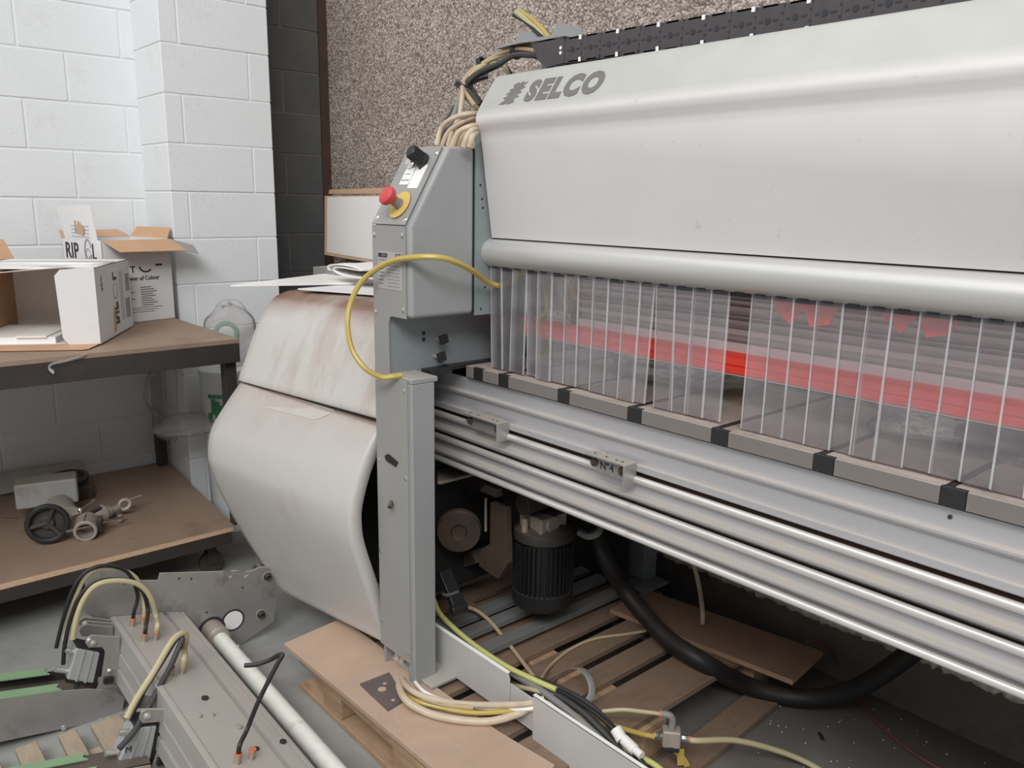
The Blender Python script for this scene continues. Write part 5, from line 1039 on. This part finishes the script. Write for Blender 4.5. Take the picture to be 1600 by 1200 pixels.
c2_ = clamp(.60, [(-0.543,0.081), (-0.481,0.076), (-0.486,-0.033), (-0.574,-0.013)],
      [(-0.539,0.116), (-0.537,0.135), (-0.523,0.141), (-0.447,0.126), (-0.418,-0.059), (-0.486,-0.043), (-0.477,-0.007), (-0.473,0.080), (-0.484,0.096), (-0.529,0.101)],
      [(*(-0.519,0.120), .011), (*(-0.461,0.007), .009)], .075)
letters('M', A(.5885, *(-0.559,0.013)), -E2 * -1, E3, .016, 'ink', c2_, name='marking')
# green topped fork arms
def arm(t0, t1, u0, wt, wb, poly, lipw):
    b = MB(); aprism(b, poly, t1 - .004, t1); ar_ = obj('fork_arm', b, 'zinc', cl, bevel=.001)
    b = MB(); aprism(b, [(u0, wb), (-.50, wb), (-.50, wt - .01), (u0, wt - .01)], t0, t0 + .004); aprism(b, [(u0, wb), (-.50, wb), (-.50, wb + .004), (u0, wb + .004)], t0, t1 - .006); obj('channel_wall', b, 'dark', ar_)
    for ta, tb, ue in ((t1 - lipw, t1 + .001, -.632), (t0 - .002, t0 + lipw, -.645)):
        b = MB(); b.prism([A(ta, u0, wt), A(tb, u0, wt), A(tb, ue, wt), A((ta + tb) / 2, ue - .012, wt), A(ta, ue, wt)], E3 * .004); obj('green_lip', b, 'green', ar_, label='green painted top lip')
    return ar_
a1_ = arm(-.005, .155, -1.12, -.004, -.05, [(-1.12, -.010), (-.64, -.004), (-.56, -.010), (-.505, -.022), (-.475, -.030), (-.44, -.060), (-.44, -.112), (-.48, -.128), (-.80, -.142), (-1.12, -.142)], .044)
b = MB(); b.lathe(A(.155, *(-0.611,-0.130)), E1, [(0, .009), (.004, .008), (.007, 0)], 14); obj('arm_bolt', b, 'bolt', a1_)
a2_ = arm(.53, .635, -1.0, -.005, -.012, [(-1.0, -.012), (-.64, -.006), (-.50, -.012), (-.50, -.022), (-1.0, -.024)], .032)
# hoses of the first clamp
def ah(pts, r, k, name='air_hose'):
    b = MB(); b.tube([AP(p) if len(p) == 3 else p for p in pts], r, n=10, sub=9); return obj(name, b, k, cl)
def up(i, h=.03): p = AP(fits[i]); return fits[i][:2] + (fits[i][2] + h,)
ah([up(0, .02), up(0, .05), (0.080,-0.422,0.260), (0.080,-0.454,0.329), (0.080,-0.493,0.360), (0.080,-0.548,0.370), (0.080,-0.595,0.348), (0.080,-0.624,0.289), (0.080,-0.639,0.194), (0.080,-0.647,0.106)], .0062, 'rubber')
ah([up(1, .02), up(1, .05), (0.070,-0.401,0.243), (0.070,-0.428,0.312), (0.070,-0.481,0.349), (0.070,-0.544,0.358), (0.070,-0.586,0.330), (0.070,-0.609,0.262), (0.070,-0.621,0.184), (0.080,-0.627,0.129)], .0068, 'hose2')
ah([up(2, .02), up(2, .05), (0.120,-0.395,0.218), (0.120,-0.419,0.286), (0.120,-0.461,0.324), (0.120,-0.522,0.338), (0.120,-0.577,0.327), (0.120,-0.613,0.280), (0.120,-0.629,0.200), (0.120,-0.633,0.126), (0.120,-0.630,0.067)], .0064, 'rubber')
ah([up(3, .02), up(3, .05), (0.130,-0.368,0.197), (0.130,-0.394,0.266), (0.130,-0.437,0.315), (0.130,-0.504,0.335), (0.130,-0.566,0.326), (0.130,-0.598,0.284), (0.130,-0.612,0.223), (0.130,-0.615,0.153)], .0085, 'hose2')
b = MB(); b.obox(A(.10, *(-0.485,0.321)), E1 * .03, E2 * .012, E3 * .010); obj('hose_clip', b, 'black', cl)
# hoses of the second clamp
ah([up(4, .02), up(4, .045), (0.400,-0.386,0.196), (0.420,-0.381,0.253), (0.440,-0.407,0.261), (0.480,-0.460,0.203), (0.520,-0.513,0.142), (0.560,-0.551,0.092)], .0068, 'rubber')
ah([up(5, .02), up(5, .05), (0.400,-0.364,0.204), (0.420,-0.372,0.254), (0.430,-0.390,0.272), (0.450,-0.425,0.258), (0.490,-0.479,0.190), (0.530,-0.532,0.131), (0.560,-0.560,0.097)], .0095, 'hose2')
ah([(0.440,-0.389,0.261), (0.480,-0.429,0.194), (0.520,-0.471,0.148), (0.560,-0.509,0.110), (0.600,-0.550,0.075), (0.620,-0.587,0.048)], .0085, 'dark_cable')
# loose black tube
q0 = up(6, .02)
ah([q0, up(6, .05), (0.930,-0.377,0.223), (0.930,-0.360,0.289), (0.930,-0.340,0.346), (0.930,-0.320,0.396), (0.930,-0.311,0.415), (0.920,-0.315,0.413), (0.900,-0.325,0.393), (0.880,-0.352,0.374), (0.860,-0.378,0.365)], .0062, 'rubber', 'loose_hose')
